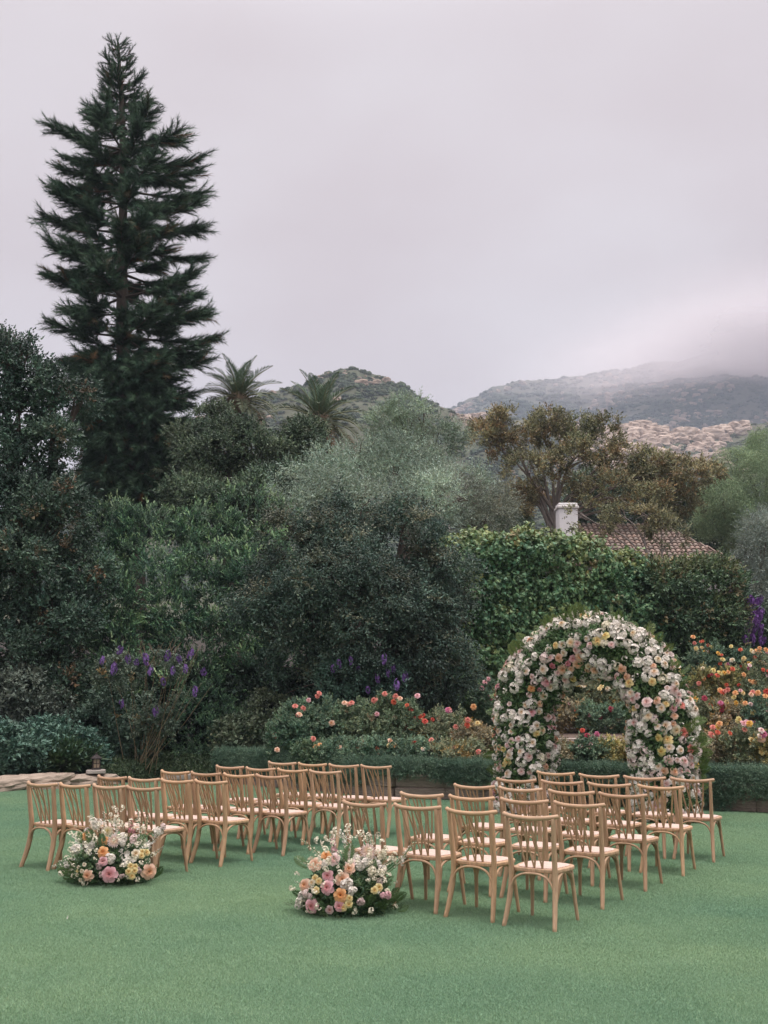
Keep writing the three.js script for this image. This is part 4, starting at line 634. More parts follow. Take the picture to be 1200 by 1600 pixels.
const BLOOMS = [[461, 1103, 'coral'], [466, 1117, 'coral'], [474, 1107, 'coral'], [468, 1116, 'peach'], [496, 1088, 'coral'], [499, 1083, 'coral'], [482, 1094, 'pink'], [518, 1130, 'peach'], [524, 1129, 'peach'], [538, 1098, 'peach'], [544, 1100, 'peach'], [549, 1098, 'coral'], [588, 1093, 'coral'], [584, 1094, 'coral'], [601, 1084, 'coral'], [618, 1088, 'coral'], [625, 1091, 'peach'], [615, 1097, 'scarlet'], [636, 1102, 'scarlet'], [642, 1108, 'red'], [638, 1116, 'yellow'], [652, 1087, 'pink'], [648, 1122, 'coral'], [657, 1121, 'scarlet'], [664, 1127, 'red'], [661, 1118, 'red'], [652, 1126, 'coral'], [668, 1138, 'magenta'], [617, 1122, 'peach'], [700, 1109, 'magenta'], [704, 1111, 'pink'], [730, 1133, 'scarlet'], [746, 1130, 'yellow'], [706, 1147, 'scarlet'], [712, 1136, 'coral'], [493, 1166, 'orange'], [500, 1164, 'orange'], [498, 1168, 'orange'], [516, 1168, 'orange'], [587, 1171, 'scarlet'], [609, 1164, 'yellow'], [615, 1163, 'cream'], [715, 1176, 'scarlet'], [722, 1183, 'orange'], [660, 1170, 'white'],
  [763, 1061, 'pink'], [758, 1066, 'pink'], [764, 1086, 'pink'], [753, 1075, 'pink'], [768, 1092, 'deep'], [893, 1107, 'red'], [901, 1110, 'red'], [885, 1103, 'crimson'], [889, 1100, 'pink'], [921, 1117, 'pink'], [938, 1120, 'crimson'], [954, 1108, 'crimson'], [905, 1070, 'yellow'], [912, 1072, 'cream'], [900, 1069, 'gold'], [925, 1073, 'cream'], [937, 1076, 'yellow'], [940, 1072, 'yellow'], [949, 1076, 'cream'], [954, 1074, 'cream'], [950, 1067, 'yellow'], [910, 1141, 'red'], [917, 1149, 'crimson'], [933, 1147, 'magenta'], [908, 1166, 'pink'], [914, 1168, 'pink'], [920, 1170, 'pink'], [926, 1172, 'pink'], [923, 1163, 'pink'], [873, 1190, 'scarlet'],
  [1097, 1012, 'yellow'], [1102, 1019, 'gold'], [1107, 1018, 'gold'], [1112, 1011, 'lemon'], [1099, 1026, 'gold'], [1092, 1021, 'cream'], [1113, 1017, 'lemon'], [1083, 995, 'orange'], [1095, 1003, 'scarlet'], [1098, 1002, 'scarlet'], [1085, 1005, 'coral'], [1098, 1044, 'cream'], [1117, 1042, 'lemon'], [1115, 1047, 'lemon'], [1100, 1060, 'orange'], [1108, 1056, 'red'], [1112, 1054, 'crimson'], [1125, 1051, 'lemon'], [1132, 1051, 'gold'], [1138, 1050, 'orange'], [1129, 1030, 'lemon'], [1144, 1031, 'cream'], [1162, 1029, 'yellow'], [1160, 1034, 'yellow'], [1175, 1017, 'yellow'], [1178, 1019, 'cream'], [1187, 1021, 'orange'], [1187, 1013, 'orange'], [1197, 1015, 'orange'], [1170, 1036, 'gold'], [1176, 1037, 'lemon'], [1182, 1036, 'gold'], [1188, 1035, 'orange'], [1196, 1036, 'peach'], [1145, 1045, 'scarlet'], [1150, 1042, 'crimson'], [1156, 1041, 'red'], [1180, 1027, 'red'], [1125, 1078, 'orange'], [1132, 1080, 'coral'], [1137, 1078, 'coral'], [1172, 1064, 'orange'], [1178, 1066, 'orange'], [1183, 1065, 'orange'], [1176, 1081, 'coral'], [1196, 1087, 'orange'], [1126, 1098, 'magenta'], [1130, 1103, 'crimson'], [1135, 1107, 'crimson'], [1128, 1110, 'crimson'], [1140, 1112, 'lilac'], [1146, 1113, 'lilac'], [1150, 1117, 'lilac'], [1128, 1119, 'orange'], [1124, 1131, 'orange'], [1114, 1136, 'coral'], [1112, 1148, 'coral'], [1109, 1155, 'crimson'], [1108, 1160, 'orange'], [1140, 1146, 'scarlet'], [1162, 1130, 'pink'], [1168, 1129, 'pink'], [1174, 1129, 'lilac'], [1179, 1131, 'pink'], [1196, 1112, 'pink'], [1173, 1100, 'blush'], [1190, 1141, 'blush'], [1101, 1091, 'crimson'], [1187, 1150, 'white']];
{
  const TONES = [[C(0.055, 0.11, 0.07), C(0.12, 0.18, 0.12)], [C(0.07, 0.12, 0.068), C(0.14, 0.185, 0.115)], [C(0.10, 0.135, 0.078), C(0.19, 0.21, 0.135)], [C(0.12, 0.12, 0.075), C(0.21, 0.19, 0.125)], [C(0.14, 0.15, 0.065), C(0.26, 0.245, 0.11)]];
  const made = BUSHES.map(([px, py, d, w, tone, label], i) => {
    seed(900 + i); const base = baseAt(px, d), t = thing('rose_bush', label, 'rose bush', base), top = P(px, py, d), h = top.y - base.y, W = (w / FOCAL) * d;
    const blobs = []; for (let k = 0; k < 4; k++) blobs.push({ c: V(base.x + rr(-0.55, 0.55) * W, base.y + h * rr(0.5, 0.72), base.z + rr(-0.2, 0.2)), r: V(W * rr(0.6, 0.85), h * rr(0.28, 0.38), W * rr(0.55, 0.75)) });
    blobs.push({ c: V(base.x, base.y + h * 0.38, base.z), r: V(W * 0.9, h * 0.36, W * 0.7) });
    for (let k = 0; k < 7; k++) { const u = rr(-0.95, 0.95); blobs.push({ c: V(base.x + u * W, base.y + h * rr(0.68, 0.98) * (1 - 0.25 * u * u), base.z + rr(-0.3, 0.4) * W), r: V(W * rr(0.14, 0.26), h * rr(0.12, 0.24), W * rr(0.14, 0.26)), t: rr(0.8, 1.25) }); }
    const st = []; for (let k = 0; k < 9; k++) { const a = V(rr(-0.15, 0.15), 0, rr(-0.12, 0.12)), e = V(rr(-1, 1) * W, h * rr(0.75, 1.05), rr(-0.6, 0.6) * W); st.push(tube([a, a.clone().lerp(e, 0.5).add(V(0, 0.1, 0)), e], [0.011, 0.004], 5, 4)); }
    part('stems', mergeGeometries(st), tone > 2 ? M.twig : M.stem, t);
    crown(t, 'foliage', blobs, { clump: K.rose, cols: TONES[tone], density: 62, up: 0.6, size: 0.85, gap: -0.22, gapF: 4, deep: 0.75, odd: tone > 1 ? [C(0.24, 0.17, 0.06), 0.16] : [C(0.16, 0.10, 0.06), 0.025] });
    return { t, px, d, top: py, w };
  });
  seed(950);
  for (let i = 0; i < 85; i++) { // further blooms scattered over the bushes
    const right = rnd() < 0.72, px = right ? rr(1085, 1215) : rr(430, 755), py = right ? rr(1005, 1185) : rr(1100, 1190), high = sm(py, 1080, 1000);
    BLOOMS.push([px, py, right ? (rnd() < 0.25 + 0.5 * high ? pick(['gold', 'orange', 'lemon', 'yellow', 'peach']) : pick(['coral', 'scarlet', 'pink', 'red', 'blush', 'orange', 'magenta'])) : pick(['coral', 'coral', 'scarlet', 'peach', 'orange', 'pink', 'red'])]);
  }
  for (const [px, py, c] of BLOOMS) {
    let best = made[0], cost = 1e9; for (const b of made) { const q = Math.abs(b.px - px) / b.w + Math.abs(clamp((py - b.top) / 34, -1, 9) - 0.25); if (q < cost) { cost = q; best = b; } }
    const p = P(px, py, best.d - (best.w / FOCAL) * best.d * rr(0.4, 0.75)).sub(best.t.position);
    bloom(best.t, c, p, V(rr(-0.6, 0.6), rr(0.1, 0.9), 0.9), rr(0.085, 0.115));
  }
}
// ---- the flower arch
const stockG = [1, 2, 3].map((k) => floret5(34, 0.06, 0.027, 40 + k, 0.3)), sprigG = [1, 2].map((k) => floret5(12, 0.04, 0.017, 50 + k, 1));
const fernG = (() => { seed(5); const pos = [], col = []; const at = (k) => V(0.1 * k * k, k, 0.06 * Math.sin(k * 3)).multiplyScalar(0.3); for (let i = 0; i < 26; i++) { const k = 0.08 + 0.9 * (i / 25), c = at(k); for (const s of [-1, 1]) { const l = 0.095 * Math.sin(Math.PI * (0.12 + 0.85 * k)), e = c.clone().add(V(s * l, l * 0.55, rr(-0.02, 0.02))), w = 0.0085, m = c.clone().lerp(e, 0.5), q = rr(0.8, 1.25); for (const v of [c, V(m.x, m.y + w, m.z), e, c, e, V(m.x, m.y - w, m.z)]) pos.push(v.x, v.y, v.z); for (let z = 0; z < 6; z++) col.push(q, q, q * 0.9); } } return geom(pos, col); })();
{
  seed(71); const t = thing('flower_arch', 'wedding arch covered with white, pink, peach and coral flowers', 'flower arch', V(3.09, 0, -18.0), -0.54), LEG = 1.4, R = 1.08, LEN = 2 * LEG + Math.PI * R;
  const path = (s) => { if (s < LEG) return [V(-R, s, 0), V(-1, 0, 0)]; if (s > LEN - LEG) return [V(R, LEN - s, 0), V(1, 0, 0)]; const a = Math.PI - (s - LEG) / R; return [V(R * Math.cos(a), LEG + R * Math.sin(a), 0), V(Math.cos(a), Math.sin(a), 0)]; };
  const metal = std({ color: C(0.06, 0.06, 0.06), roughness: 0.5, metalness: 0.6 }), fr = [];
  for (const z of [-0.22, 0.22]) { const pts = []; for (let i = 0; i <= 40; i++) pts.push(path((i / 40) * LEN)[0].setZ(z)); fr.push(tube(pts, 0.016, 80, 6)); }
  for (let i = 0; i < 14; i++) { const [c] = path((i / 13) * LEN); fr.push(tube([c.clone().setZ(-0.22), c.clone().setZ(0.22)], 0.01, 1, 5)); }
  part('frame', mergeGeometries(fr), metal, t);
  const on = (s, phi, rho) => { const [c, n] = path(s), d = n.clone().multiplyScalar(Math.cos(phi)).add(V(0, 0, Math.sin(phi))), k = rho * (1 + 0.16 * noise(s * 1.6, phi * 0.9, 3)); const p = c.addScaledVector(n, Math.cos(phi) * k).add(V(0, 0, Math.sin(phi) * k * 0.95)); return [p, d]; };
  const leaves = [], ferns = [];
  for (let i = 0; i < 5200; i++) { const s = rr(0, LEN), phi = rr(-Math.PI, Math.PI), [p, d] = on(s, phi, rr(0.16, 0.40)); if (p.y < 0.03) continue; leaves.push({ p, n: d.clone().add(V(rr(-0.6, 0.6), rr(-0.3, 0.7), rr(-0.6, 0.6))).normalize(), s: rr(0.7, 1.15), c: C(0.07, 0.145, 0.062).lerp(C(0.16, 0.26, 0.10), rnd()).multiplyScalar(rr(0.75, 1.2)) }); }
  copies('foliage', K.smilax, M.leaf, leaves, t);
  for (let i = 0; i < 520; i++) { const s = rnd() < 0.42 ? rr(LEN * 0.34, LEN * 0.62) : rnd() < 0.75 ? rr(LEN * 0.62, LEN) : rr(0, LEN * 0.3), phi = rr(-0.9, 0.6), [p, d] = on(s, phi, rr(0.30, 0.44)); if (noise(s * 2.2 + 4, phi * 2, 31) < rr(-0.1, 0.2)) continue; ferns.push({ p, n: d.clone().add(V(rr(-0.4, 0.4), rr(0, 0.8), rr(-0.4, 0.4))).normalize(), s: rr(0.6, 1.0), c: C(0.10, 0.17, 0.055).lerp(C(0.19, 0.24, 0.085), rnd()) }); }
  copies('fern_sprigs', fernG, M.leaf, ferns, t);
  const taken = []; let roses = 0, clusters = 0, tries = 0; const tally = {};
  while (tries++ < 9000 && (roses < 300 || clusters < 290)) {
    const s = rr(0.02, LEN), front = rnd() < 0.95, phi = front ? rr(-0.4, Math.PI + 0.4) : rr(-Math.PI, 0), size0 = rnd(), cl = fbm(s * 0.9 + 11, phi * 0.8, 5, 2) + rr(-0.28, 0.28) > 0.0;
    if (!front && rnd() < 0.4) continue;
    const rho = cl ? 0.45 : 0.48, [p, d] = on(s, phi, rho); if (p.y < 0.06) continue;
    if (taken.some((q) => q.distanceToSquared(p) < (cl ? 0.0072 : 0.0076))) continue;
    if (noise(s * 2.4, phi * 1.8, 9) < -0.22) continue;
    const u = s / LEN, dir = d.clone().add(V(rr(-0.55, 0.55), rr(-0.2, 0.6), rr(-0.1, 0.5)));
    if (cl) { if (clusters >= 290) continue; clusters++; taken.push(p); const m = part('stock_cluster', pick(stockG), rnd() < 0.8 ? PET.white : rnd() < 0.6 ? PET.blush : PET.cream, t); m.position.copy(p); m.quaternion.setFromUnitVectors(UPV, dir.normalize()); m.rotateY(rnd() * 6); m.scale.setScalar(rr(0.9, 1.4)); continue; }
    if (roses >= 300) continue;
    const hue = fbm(s * 1.5 + 3, phi * 1.3, 17, 2) + rr(-0.13, 0.13); let c;
    if (hue > 0.33) c = u < 0.3 ? pick(['pink', 'pink', 'deep', 'peach']) : u < 0.62 ? pick(['pink', 'deep', 'coral', 'blush']) : pick(['coral', 'pink', 'coral', 'peach']);
    else if (hue > 0.17) c = u < 0.35 ? pick(['peach', 'orange', 'blush', 'pink']) : pick(['peach', 'blush', 'peach', 'yellow']);
    else if (hue < -0.3) c = pick(['yellow', 'cream', 'yellow', 'lemon', 'white']); else c = pick(['blush', 'blush', 'white', 'white', 'blush', 'cream', 'blush', 'white', 'peach']);
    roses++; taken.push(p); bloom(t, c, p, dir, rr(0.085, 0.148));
  }
  const sp = []; for (let i = 0; i < 240; i++) { const [p, d] = on(rr(0, LEN), rr(-0.5, Math.PI + 0.5), 0.46); if (p.y > 0.05) sp.push({ p, n: d.clone(), s: rr(0.7, 1.2), c: C(1, 1, 1) }); }
  copies('filler_blossoms', sprigG[0], PET.white, sp, t);
  const sp2 = []; for (let i = 0; i < 60; i++) { sp2.push({ p: V(-R + rr(-0.5, 0.35), rr(0.05, 0.7) * rnd(), rr(0.25, 0.5)), n: V(rr(-0.5, 0.5), 1, 0.6).normalize(), s: rr(0.8, 1.2), c: C(1, 1, 1) }); } copies('foot_blossoms', stockG[1], PET.white, sp2.slice(0, 26), t);
}
// ---- the two floor arrangements at the start of the aisle
function spikeGeo(n, len, R, size, sd) { seed(sd); const parts = []; for (let i = 0; i < n; i++) { const k = i / (n - 1), r = R * (1 - 0.75 * k * k), a = i * 2.4, g = floret5(3, r * 0.5, size * (1 - 0.55 * k), sd * 31 + i, 1); g.translate(Math.cos(a) * r * 0.6, len * k, Math.sin(a) * r * 0.6); parts.push(g); } return mergeGeometries(parts); }
const spikeG = spikeGeo(22, 1, 0.17, 0.085, 3), thinG = spikeGeo(20, 1, 0.09, 0.042, 4);
function arrangement(label, cx, cz, half, hgt, items, o) {
  seed(o.sd); const t = thing('flower_arrangement', label, 'flower arrangement', V(cx, 0, cz)), D = -cz;
  const bowl = new THREE.CylinderGeometry(0.16, 0.13, 0.13, 20); bowl.translate(0, 0.065, 0); part('bowl', bowl, std({ color: C(0.05, 0.06, 0.05), roughness: 0.7 }), t);
  const dOf = (px, py) => { const e = ((px - o.px) / FOCAL) * D / half; return D - 0.36 * Math.sqrt(Math.max(0.05, 1 - e * e)) * clamp((py - o.top) / 70, 0.15, 1); };
  const at = (px, py, dd = 0) => P(px, py, dOf(px, py) + dd).sub(t.position);
  const leaves = [], mid = V(0, 0.12, 0);
  for (let i = 0; i < 560; i++) { const u = V(rr(-1, 1), rr(-0.15, 1), rr(-1, 1)).normalize(), k = rr(0.4, 0.9), p = V(u.x * half * 0.85 * k, 0.03 + Math.max(0, u.y) * hgt * 0.55 * k, u.z * 0.27 * k); leaves.push({ p, n: u.clone().add(V(rr(-0.5, 0.5), rr(-0.2, 0.6), rr(-0.5, 0.5))).normalize(), s: rr(0.4, 0.75), c: C(0.06, 0.13, 0.065).lerp(C(0.14, 0.225, 0.10), rnd()) }); }
  copies('foliage', K.smilax, M.leaf, leaves, t);
  const fl = []; for (let i = 0; i < 46; i++) { const a = rr(-0.4, 3.5), p = V(Math.cos(a) * half * rr(0.6, 0.95), rr(0.02, 0.14), Math.sin(a) * 0.3 * rr(0.6, 1.05)); fl.push({ p, n: V(Math.cos(a), rr(0.3, 1.1), Math.sin(a) * 0.8).normalize(), s: rr(0.32, 0.5), c: C(0.065, 0.13, 0.055).lerp(C(0.12, 0.19, 0.07), rnd()) }); } for (let i = 0; i < 26; i++) { const a = rr(-0.2, 3.3), p = V(Math.cos(a) * half * rr(0.2, 0.75), rr(0.2, 0.55) * hgt, 0.15 * Math.sin(a)); fl.push({ p, n: V(Math.cos(a) * 0.9, rr(0.5, 1.4), rr(-0.2, 0.6)).normalize(), s: rr(0.35, 0.65), c: C(0.13, 0.22, 0.11).lerp(C(0.22, 0.31, 0.17), rnd()) }); }
  copies('fern_sprigs', fernG, M.leaf, fl, t);
  const stems = [];
  for (const it of items) {
    const [kind, c, px, py, s] = it, size = (s / FOCAL) * D;
    if (kind === 'spike' || kind === 'thin') { const a = at(px, py, 0.05), b = at(it[5], it[6], 0.08), m = part(kind === 'spike' ? 'delphinium' : 'flower_spike', kind === 'spike' ? spikeG : thinG, PET[c], t); m.position.copy(a); m.quaternion.setFromUnitVectors(UPV, b.clone().sub(a).normalize()); const L = a.distanceTo(b), w = (s / FOCAL) * D / (kind === 'spike' ? 0.34 : 0.18); m.scale.set(w, L, w); stems.push(tube([mid, a, b], [0.005, 0.003], 6, 4)); continue; }
    const p = at(px, py, kind === 'stock' ? -0.01 : -0.03), dir = p.clone().sub(V(0, 0.1, 0)).add(V(rr(-0.1, 0.1), 0, 0.25)); stems.push(tube([mid, mid.clone().lerp(p, 0.6).add(V(0, 0.03, 0)), p], [0.004, 0.003], 5, 4));
    if (kind === 'stock') { for (let k = 0; k < 3; k++) { const m = part('stock_cluster', pick(stockG), PET[c], t); m.position.copy(p).add(V(rr(-0.3, 0.3) * size, rr(-0.3, 0.3) * size, rr(-0.2, 0.1) * size)); m.quaternion.setFromUnitVectors(UPV, dir.clone().normalize()); m.rotateY(rnd() * 6); m.scale.setScalar((size / 0.16) * rr(0.75, 1)); } continue; }
    if (kind === 'dahlia') bloom(t, c, p, dir.add(V(0, 0, 0.5)), size * 1.02, 'dahlia', dahliaG); else bloom(t, c, p, dir.add(V(0, 0, 0.35)), size * 1.08, kind === 'bud' ? 'bud' : 'rose', kind === 'bud' ? pick(budG) : undefined);
  }
  part('stems', mergeGeometries(stems), M.stem, t);
  const sp = []; for (let i = 0; i < 90; i++) { const u = V(rr(-1, 1), rr(0, 1), rr(-0.5, 1)).normalize(), k = rr(0.85, 1.12); sp.push({ p: V(u.x * half * k, 0.05 + u.y * hgt * 0.85 * k, u.z * 0.36 * k), n: u, s: rr(0.4, 0.8), c: C(1, 1, 1) }); } copies('filler_blossoms', sprigG[1], PET.cream, sp, t);
  return t;
}
arrangement('smaller floor arrangement of roses and dahlias beside the left chairs', -2.71, -12.15, 0.46, 0.72, [['dahlia', 'cream', 168, 1299, 17], ['dahlia', 'blush', 178, 1314, 20], ['rose', 'orange', 164, 1313, 11], ['rose', 'orange', 134, 1306, 12], ['rose', 'orange', 161, 1332, 15], ['rose', 'pink', 161, 1346, 17], ['rose', 'pink', 171, 1366, 20], ['rose', 'peach', 137, 1368, 15], ['rose', 'peach', 233, 1362, 20],
  ['rose', 'yellow', 204, 1353, 8], ['rose', 'yellow', 201, 1362, 9], ['rose', 'yellow', 210, 1361, 9], ['rose', 'yellow', 206, 1369, 9], ['rose', 'yellow', 211, 1354, 8], ['rose', 'yellow', 221, 1337, 8], ['rose', 'yellow', 229, 1332, 9], ['rose', 'yellow', 222, 1331, 8], ['rose', 'cream', 212, 1334, 12], ['bud', 'cream', 132, 1351, 8], ['bud', 'cream', 123, 1355, 7], ['bud', 'cream', 128, 1361, 8], ['bud', 'cream', 121, 1367, 7], ['bud', 'cream', 126, 1375, 8], ['bud', 'yellow', 121, 1361, 6],
  ['spike', 'white', 145, 1334, 15, 113, 1304], ['spike', 'white', 203, 1348, 17, 187, 1321], ['spike', 'white', 181, 1312, 12, 180, 1279], ['spike', 'white', 228, 1326, 10, 252, 1298], ['thin', 'white', 163, 1298, 9, 162, 1268], ['thin', 'white', 217, 1325, 10, 216, 1265], ['thin', 'cream', 222, 1318, 8, 231, 1274], ['spike', 'deep', 206, 1300, 9, 205, 1278], ['stock', 'white', 150, 1288, 18], ['stock', 'white', 246, 1296, 16], ['stock', 'blush', 252, 1290, 10], ['stock', 'white', 115, 1328, 20], ['stock', 'white', 196, 1308, 16], ['stock', 'blush', 206, 1312, 14], ['stock', 'white', 143, 1322, 14], ['stock', 'white', 172, 1341, 14], ['stock', 'white', 190, 1318, 14], ['stock', 'blush', 138, 1300, 12], ['stock', 'mauve', 155, 1354, 9], ['stock', 'mauve', 190, 1370, 9], ['stock', 'mauve', 217, 1361, 9], ['stock', 'mauve', 156, 1367, 8], ['thin', 'white', 112, 1352, 8, 82, 1353], ['thin', 'white', 116, 1345, 7, 92, 1346], ['stock', 'white', 104, 1351, 9], ['thin', 'white', 240, 1335, 7, 256, 1322]], { px: 172, top: 1290, sd: 81 });
arrangement('larger floor arrangement with ferns in front of the right chairs', -0.31, -10.62, 0.46, 0.78, [['rose', 'peach', 492, 1351, 18], ['rose', 'orange', 510, 1337, 14], ['rose', 'blush', 522, 1343, 17], ['spike', 'pink', 524, 1333, 10, 518, 1300], ['spike', 'white', 557, 1344, 15, 531, 1298], ['dahlia', 'blush', 575, 1330, 24], ['rose', 'peach', 545, 1358, 16], ['rose', 'blush', 548, 1349, 15], ['rose', 'peach', 535, 1374, 19], ['rose', 'pink', 512, 1369, 16], ['rose', 'pink', 511, 1387, 18], ['rose', 'orange', 532, 1399, 18], ['rose', 'pink', 487, 1416, 19], ['rose', 'peach', 476, 1383, 16],
  ['rose', 'yellow', 492, 1372, 9], ['rose', 'yellow', 498, 1377, 9], ['rose', 'cream', 487, 1379, 9], ['rose', 'yellow', 494, 1391, 9], ['rose', 'yellow', 546, 1404, 9], ['rose', 'yellow', 545, 1413, 10], ['rose', 'yellow', 536, 1418, 10], ['rose', 'pink', 530, 1416, 14], ['rose', 'yellow', 592, 1387, 11], ['rose', 'yellow', 585, 1391, 10], ['stock', 'pink', 602, 1400, 14], ['stock', 'cream', 606, 1394, 10], ['stock', 'mauve', 562, 1407, 12], ['rose', 'mauve', 515, 1422, 11], ['stock', 'white', 471, 1404, 18], ['stock', 'white', 468, 1413, 13], ['stock', 'white', 543, 1385, 18], ['stock', 'white', 550, 1391, 13], ['stock', 'white', 566, 1354, 20], ['stock', 'cream', 577, 1362, 18], ['stock', 'cream', 600, 1338, 16], ['stock', 'white', 596, 1360, 14], ['stock', 'white', 586, 1346, 16], ['stock', 'cream', 612, 1345, 12], ['stock', 'white', 556, 1344, 14], ['stock', 'white', 508, 1352, 14], ['stock', 'blush', 480, 1398, 12],
  ['thin', 'cream', 502, 1338, 9, 470, 1311], ['thin', 'cream', 489, 1351, 6, 465, 1345], ['thin', 'white', 577, 1322, 9, 575, 1300], ['thin', 'cream', 540, 1346, 9, 538, 1318], ['spike', 'white', 626, 1348, 10, 640, 1322], ['thin', 'cream', 600, 1366, 8, 594, 1348], ['stock', 'blush', 594, 1378, 10], ['spike', 'blush', 593, 1380, 7, 597, 1366], ['thin', 'cream', 616, 1352, 7, 650, 1314], ['thin', 'white', 485, 1390, 6, 461, 1377]], { px: 545, top: 1330, sd: 82 });
{ const p = thing('fallen_petal', 'single white petal fallen on the lawn at the lower left', 'petal', P(107, 1427, 10.28).setY(0.018)); const g = floret5(1, 0.002, 0.022, 6); part('petal', g, PET.white, p); }
// ------------------------------------------------------------------ chairs
const CHAIRS = [[[[-3.51, 13.2, 35.7], [-3.12, 13.04, 35.3], [-2.73, 12.9, 35.0], [-2.34, 12.71, 34.6]], [[-2.96, 14.08, 35.9], [-2.56, 13.85, 35.5], [-2.15, 13.62, 35.2], [-1.75, 13.48, 34.8]], [[-2.38, 14.88, 36.1], [-1.98, 14.65, 35.8], [-1.56, 14.42, 35.4], [-1.16, 14.26, 35.1]], [[-1.83, 15.74, 36.3], [-1.41, 15.43, 36.0], [-0.99, 15.19, 35.6], [-0.58, 14.94, 35.3]], [[-1.23, 16.5, 36.6], [-0.81, 16.25, 36.2], [-0.39, 16.02, 35.9], [0.03, 15.84, 35.5]]],
  [[[-0.04, 11.13, 34.9], [0.42, 10.87, 34.1], [0.86, 10.51, 33.4], [1.31, 10.15, 32.6]], [[0.49, 11.98, 34.0], [0.95, 11.69, 33.2], [1.41, 11.4, 32.5], [1.86, 11.08, 31.7]], [[1.07, 12.91, 33.1], [1.51, 12.6, 32.3], [1.97, 12.26, 31.6], [2.42, 11.96, 30.8]], [[1.59, 13.7, 32.2], [2.05, 13.43, 31.4], [2.51, 13.14, 30.7], [2.98, 12.85, 29.9]], [[2.17, 14.73, 31.3], [2.61, 14.34, 30.5], [3.07, 14.04, 29.8], [3.55, 13.79, 29.0]]]];
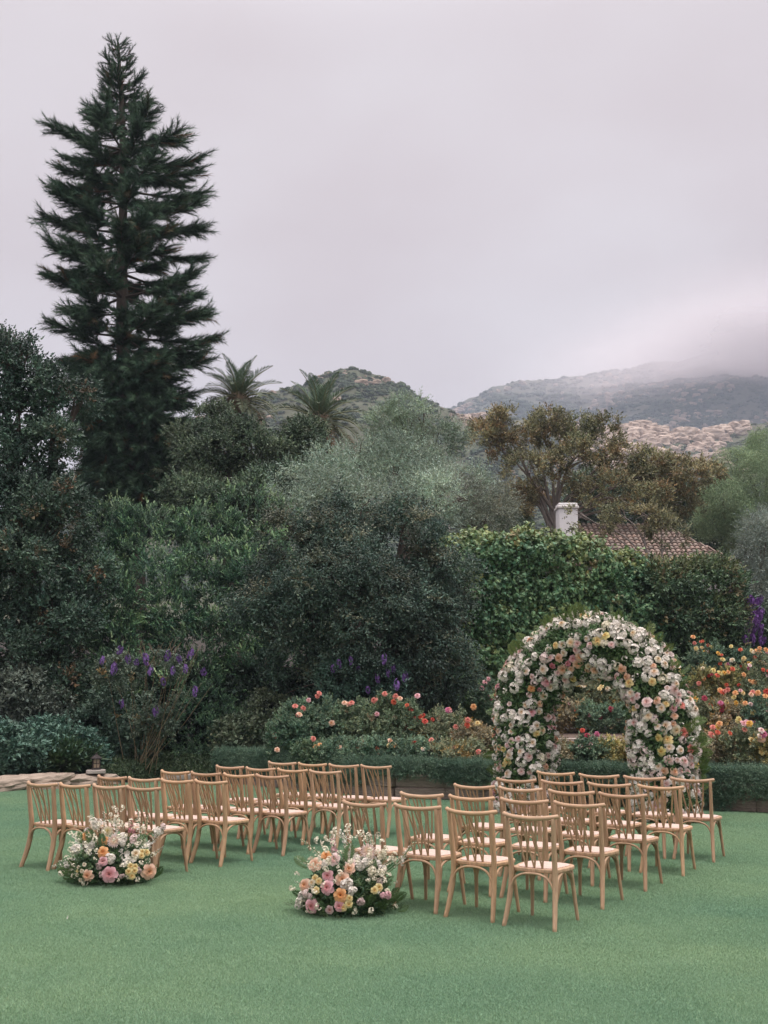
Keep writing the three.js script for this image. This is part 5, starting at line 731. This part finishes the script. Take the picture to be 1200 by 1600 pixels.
{
  seed(91);
  const seatShape = (k) => { const s = new THREE.Shape(), w0 = 0.185 * k, w1 = 0.215 * k, zb = -0.185 * k, zf = 0.205 * k; s.moveTo(-w0 * 0.72, zb); s.bezierCurveTo(-w0 * 0.3, zb - 0.012, w0 * 0.3, zb - 0.012, w0 * 0.72, zb); s.bezierCurveTo(w0 * 1.02, zb, w0 * 1.06, zb + 0.05, w0 * 1.1, zb + 0.12); s.bezierCurveTo(w1 * 1.05, 0.05, w1 * 1.1, zf * 0.72, w1 * 0.8, zf * 0.92); s.bezierCurveTo(w1 * 0.5, zf * 1.06, -w1 * 0.5, zf * 1.06, -w1 * 0.8, zf * 0.92); s.bezierCurveTo(-w1 * 1.1, zf * 0.72, -w1 * 1.05, 0.05, -w0 * 1.1, zb + 0.12); s.bezierCurveTo(-w0 * 1.06, zb + 0.05, -w0 * 1.02, zb, -w0 * 0.72, zb); return s; };
  const plate = (k, h, b, y) => { const g = new THREE.ExtrudeGeometry(seatShape(k), { depth: h - 2 * b, bevelEnabled: true, bevelThickness: b, bevelSize: b, bevelSegments: 3, curveSegments: 10 }); g.rotateX(-Math.PI / 2); g.translate(0, y + b, 0); return g; };
  const geo = {
    seat: plate(1, 0.032, 0.009, 0.428), panel: plate(0.86, 0.008, 0.003, 0.4585),
    post: (s) => tube([V(s * 0.222, 0, 0.295), V(s * 0.208, 0.13, 0.25), V(s * 0.196, 0.28, 0.212), V(s * 0.192, 0.44, 0.198), V(s * 0.197, 0.62, 0.218), V(s * 0.206, 0.872, 0.25)], (t) => 0.0165 + 0.0045 * Math.sin(t * 3.1), 22, 9, 1.5),
    front: (s) => tube([V(s * 0.205, 0, -0.225), V(s * 0.19, 0.2, -0.2), V(s * 0.175, 0.432, -0.165)], [0.0145, 0.0185], 10, 9),
    rail: tube([V(-0.24, 0.886, 0.222), V(-0.222, 0.882, 0.240), V(-0.125, 0.871, 0.286), V(0, 0.867, 0.304), V(0.125, 0.871, 0.286), V(0.222, 0.882, 0.240), V(0.24, 0.886, 0.222)], (t) => 0.0185 * Math.pow(Math.min(1, Math.min(t, 1 - t) * 40 + 0.45), 0.5), 40, 10),
    spindle: (b, q) => tube([V(b, 0.455, 0.165), V(lerp(b, q, 0.52) + (q - b) * 0.05, 0.67, 0.218), V(q, 0.866, 0.303 - q * q * 1.25)], (t) => 0.0078 + 0.0012 * Math.sin(t * 3.1), 10, 6),
    hoop: (a, b, out) => { const m = (k, y) => a.clone().lerp(b, k).setY(y).addScaledVector(out, 0.004); return tube([m(0.015, 0.235), m(0.03, 0.31), m(0.14, 0.385), m(0.32, 0.418), m(0.5, 0.424), m(0.68, 0.418), m(0.86, 0.385), m(0.97, 0.31), m(0.985, 0.235)], 0.0105, 30, 7, 1.25); },
  };
  const post = [geo.post(-1), geo.post(1)], front = [geo.front(-1), geo.front(1)], spind = []; for (const [b, q] of [[-0.07, -0.135], [-0.07, -0.014], [0, -0.068], [0, 0.068], [0.07, 0.014], [0.07, 0.135]]) spind.push(geo.spindle(b, q));
  const rl = V(-0.198, 0, 0.217), rR = V(0.198, 0, 0.217), fl = V(-0.186, 0, -0.19), fR = V(0.186, 0, -0.19), hoops = [geo.hoop(rl, rR, V(0, 0, 1)), geo.hoop(fl, fR, V(0, 0, -1)), geo.hoop(fl, rl, V(-1, 0, 0)), geo.hoop(fR, rR, V(1, 0, 0))];
  const tones = [M.wood, std({ color: C(0.44, 0.275, 0.16), roughness: 0.6, map: woodMap, bumpMap: woodMap, bumpScale: 0.0006 }), std({ color: C(0.54, 0.345, 0.195), roughness: 0.6, map: woodMap, bumpMap: woodMap, bumpScale: 0.0006 }), std({ color: C(0.48, 0.30, 0.18), roughness: 0.55, map: woodMap, bumpMap: woodMap, bumpScale: 0.0006 }), std({ color: C(0.53, 0.35, 0.215), roughness: 0.55, map: woodMap, bumpMap: woodMap, bumpScale: 0.0006 })];
  const proto = tones.map((m) => {
    const t = new THREE.Group(); t.name = 'chair';
    for (const k of [0, 1]) { part('rear_leg', post[k], m, t); part('front_leg', front[k], m, t); }
    const seat = part('seat', geo.seat, m, t); part('seat_panel', geo.panel, M.woodPale, seat);
    part('top_rail', geo.rail, m, t); for (const g of spind) part('spindle', g, m, t); for (const g of hoops) part('bent_brace', g, m, t); return t;
  });
  const ord = ['first', 'second', 'third', 'fourth'], rowN = ['nearest', 'second', 'third', 'fourth', 'farthest'];
  CHAIRS.forEach((block, k) => block.forEach((row, i) => row.forEach(([x, d, a], j) => {
    const o = proto[(i * 11 + j * 7 + k * 3 + ((i * j) % 3)) % 5].clone(); o.name = numbered('chair'); o.position.set(x, 0, -d); o.rotation.y = -THREE.MathUtils.degToRad(a + rr(-1.2, 1.2));
    const side = k ? 'right' : 'left';
    o.userData = { label: `wooden spindle-back chair, ${ord[j]} from left in the ${rowN[i]} row of the ${side} block`, category: 'chair', group: `chairs of the ${side} block` };
    if (!k && !i && j === 3) o.userData.label = 'wooden chair behind the smaller flower arrangement, aisle end of the nearest left row';
    if (k && !i && !j) o.userData.label = 'wooden chair partly hidden by the larger flower arrangement, nearest right row';
    if (k && !i && j === 3) o.userData.label = 'wooden spindle-back chair nearest to the camera, outer end of the right block';
    scene.add(o);
  })));
}
renderer.render(scene, camera);
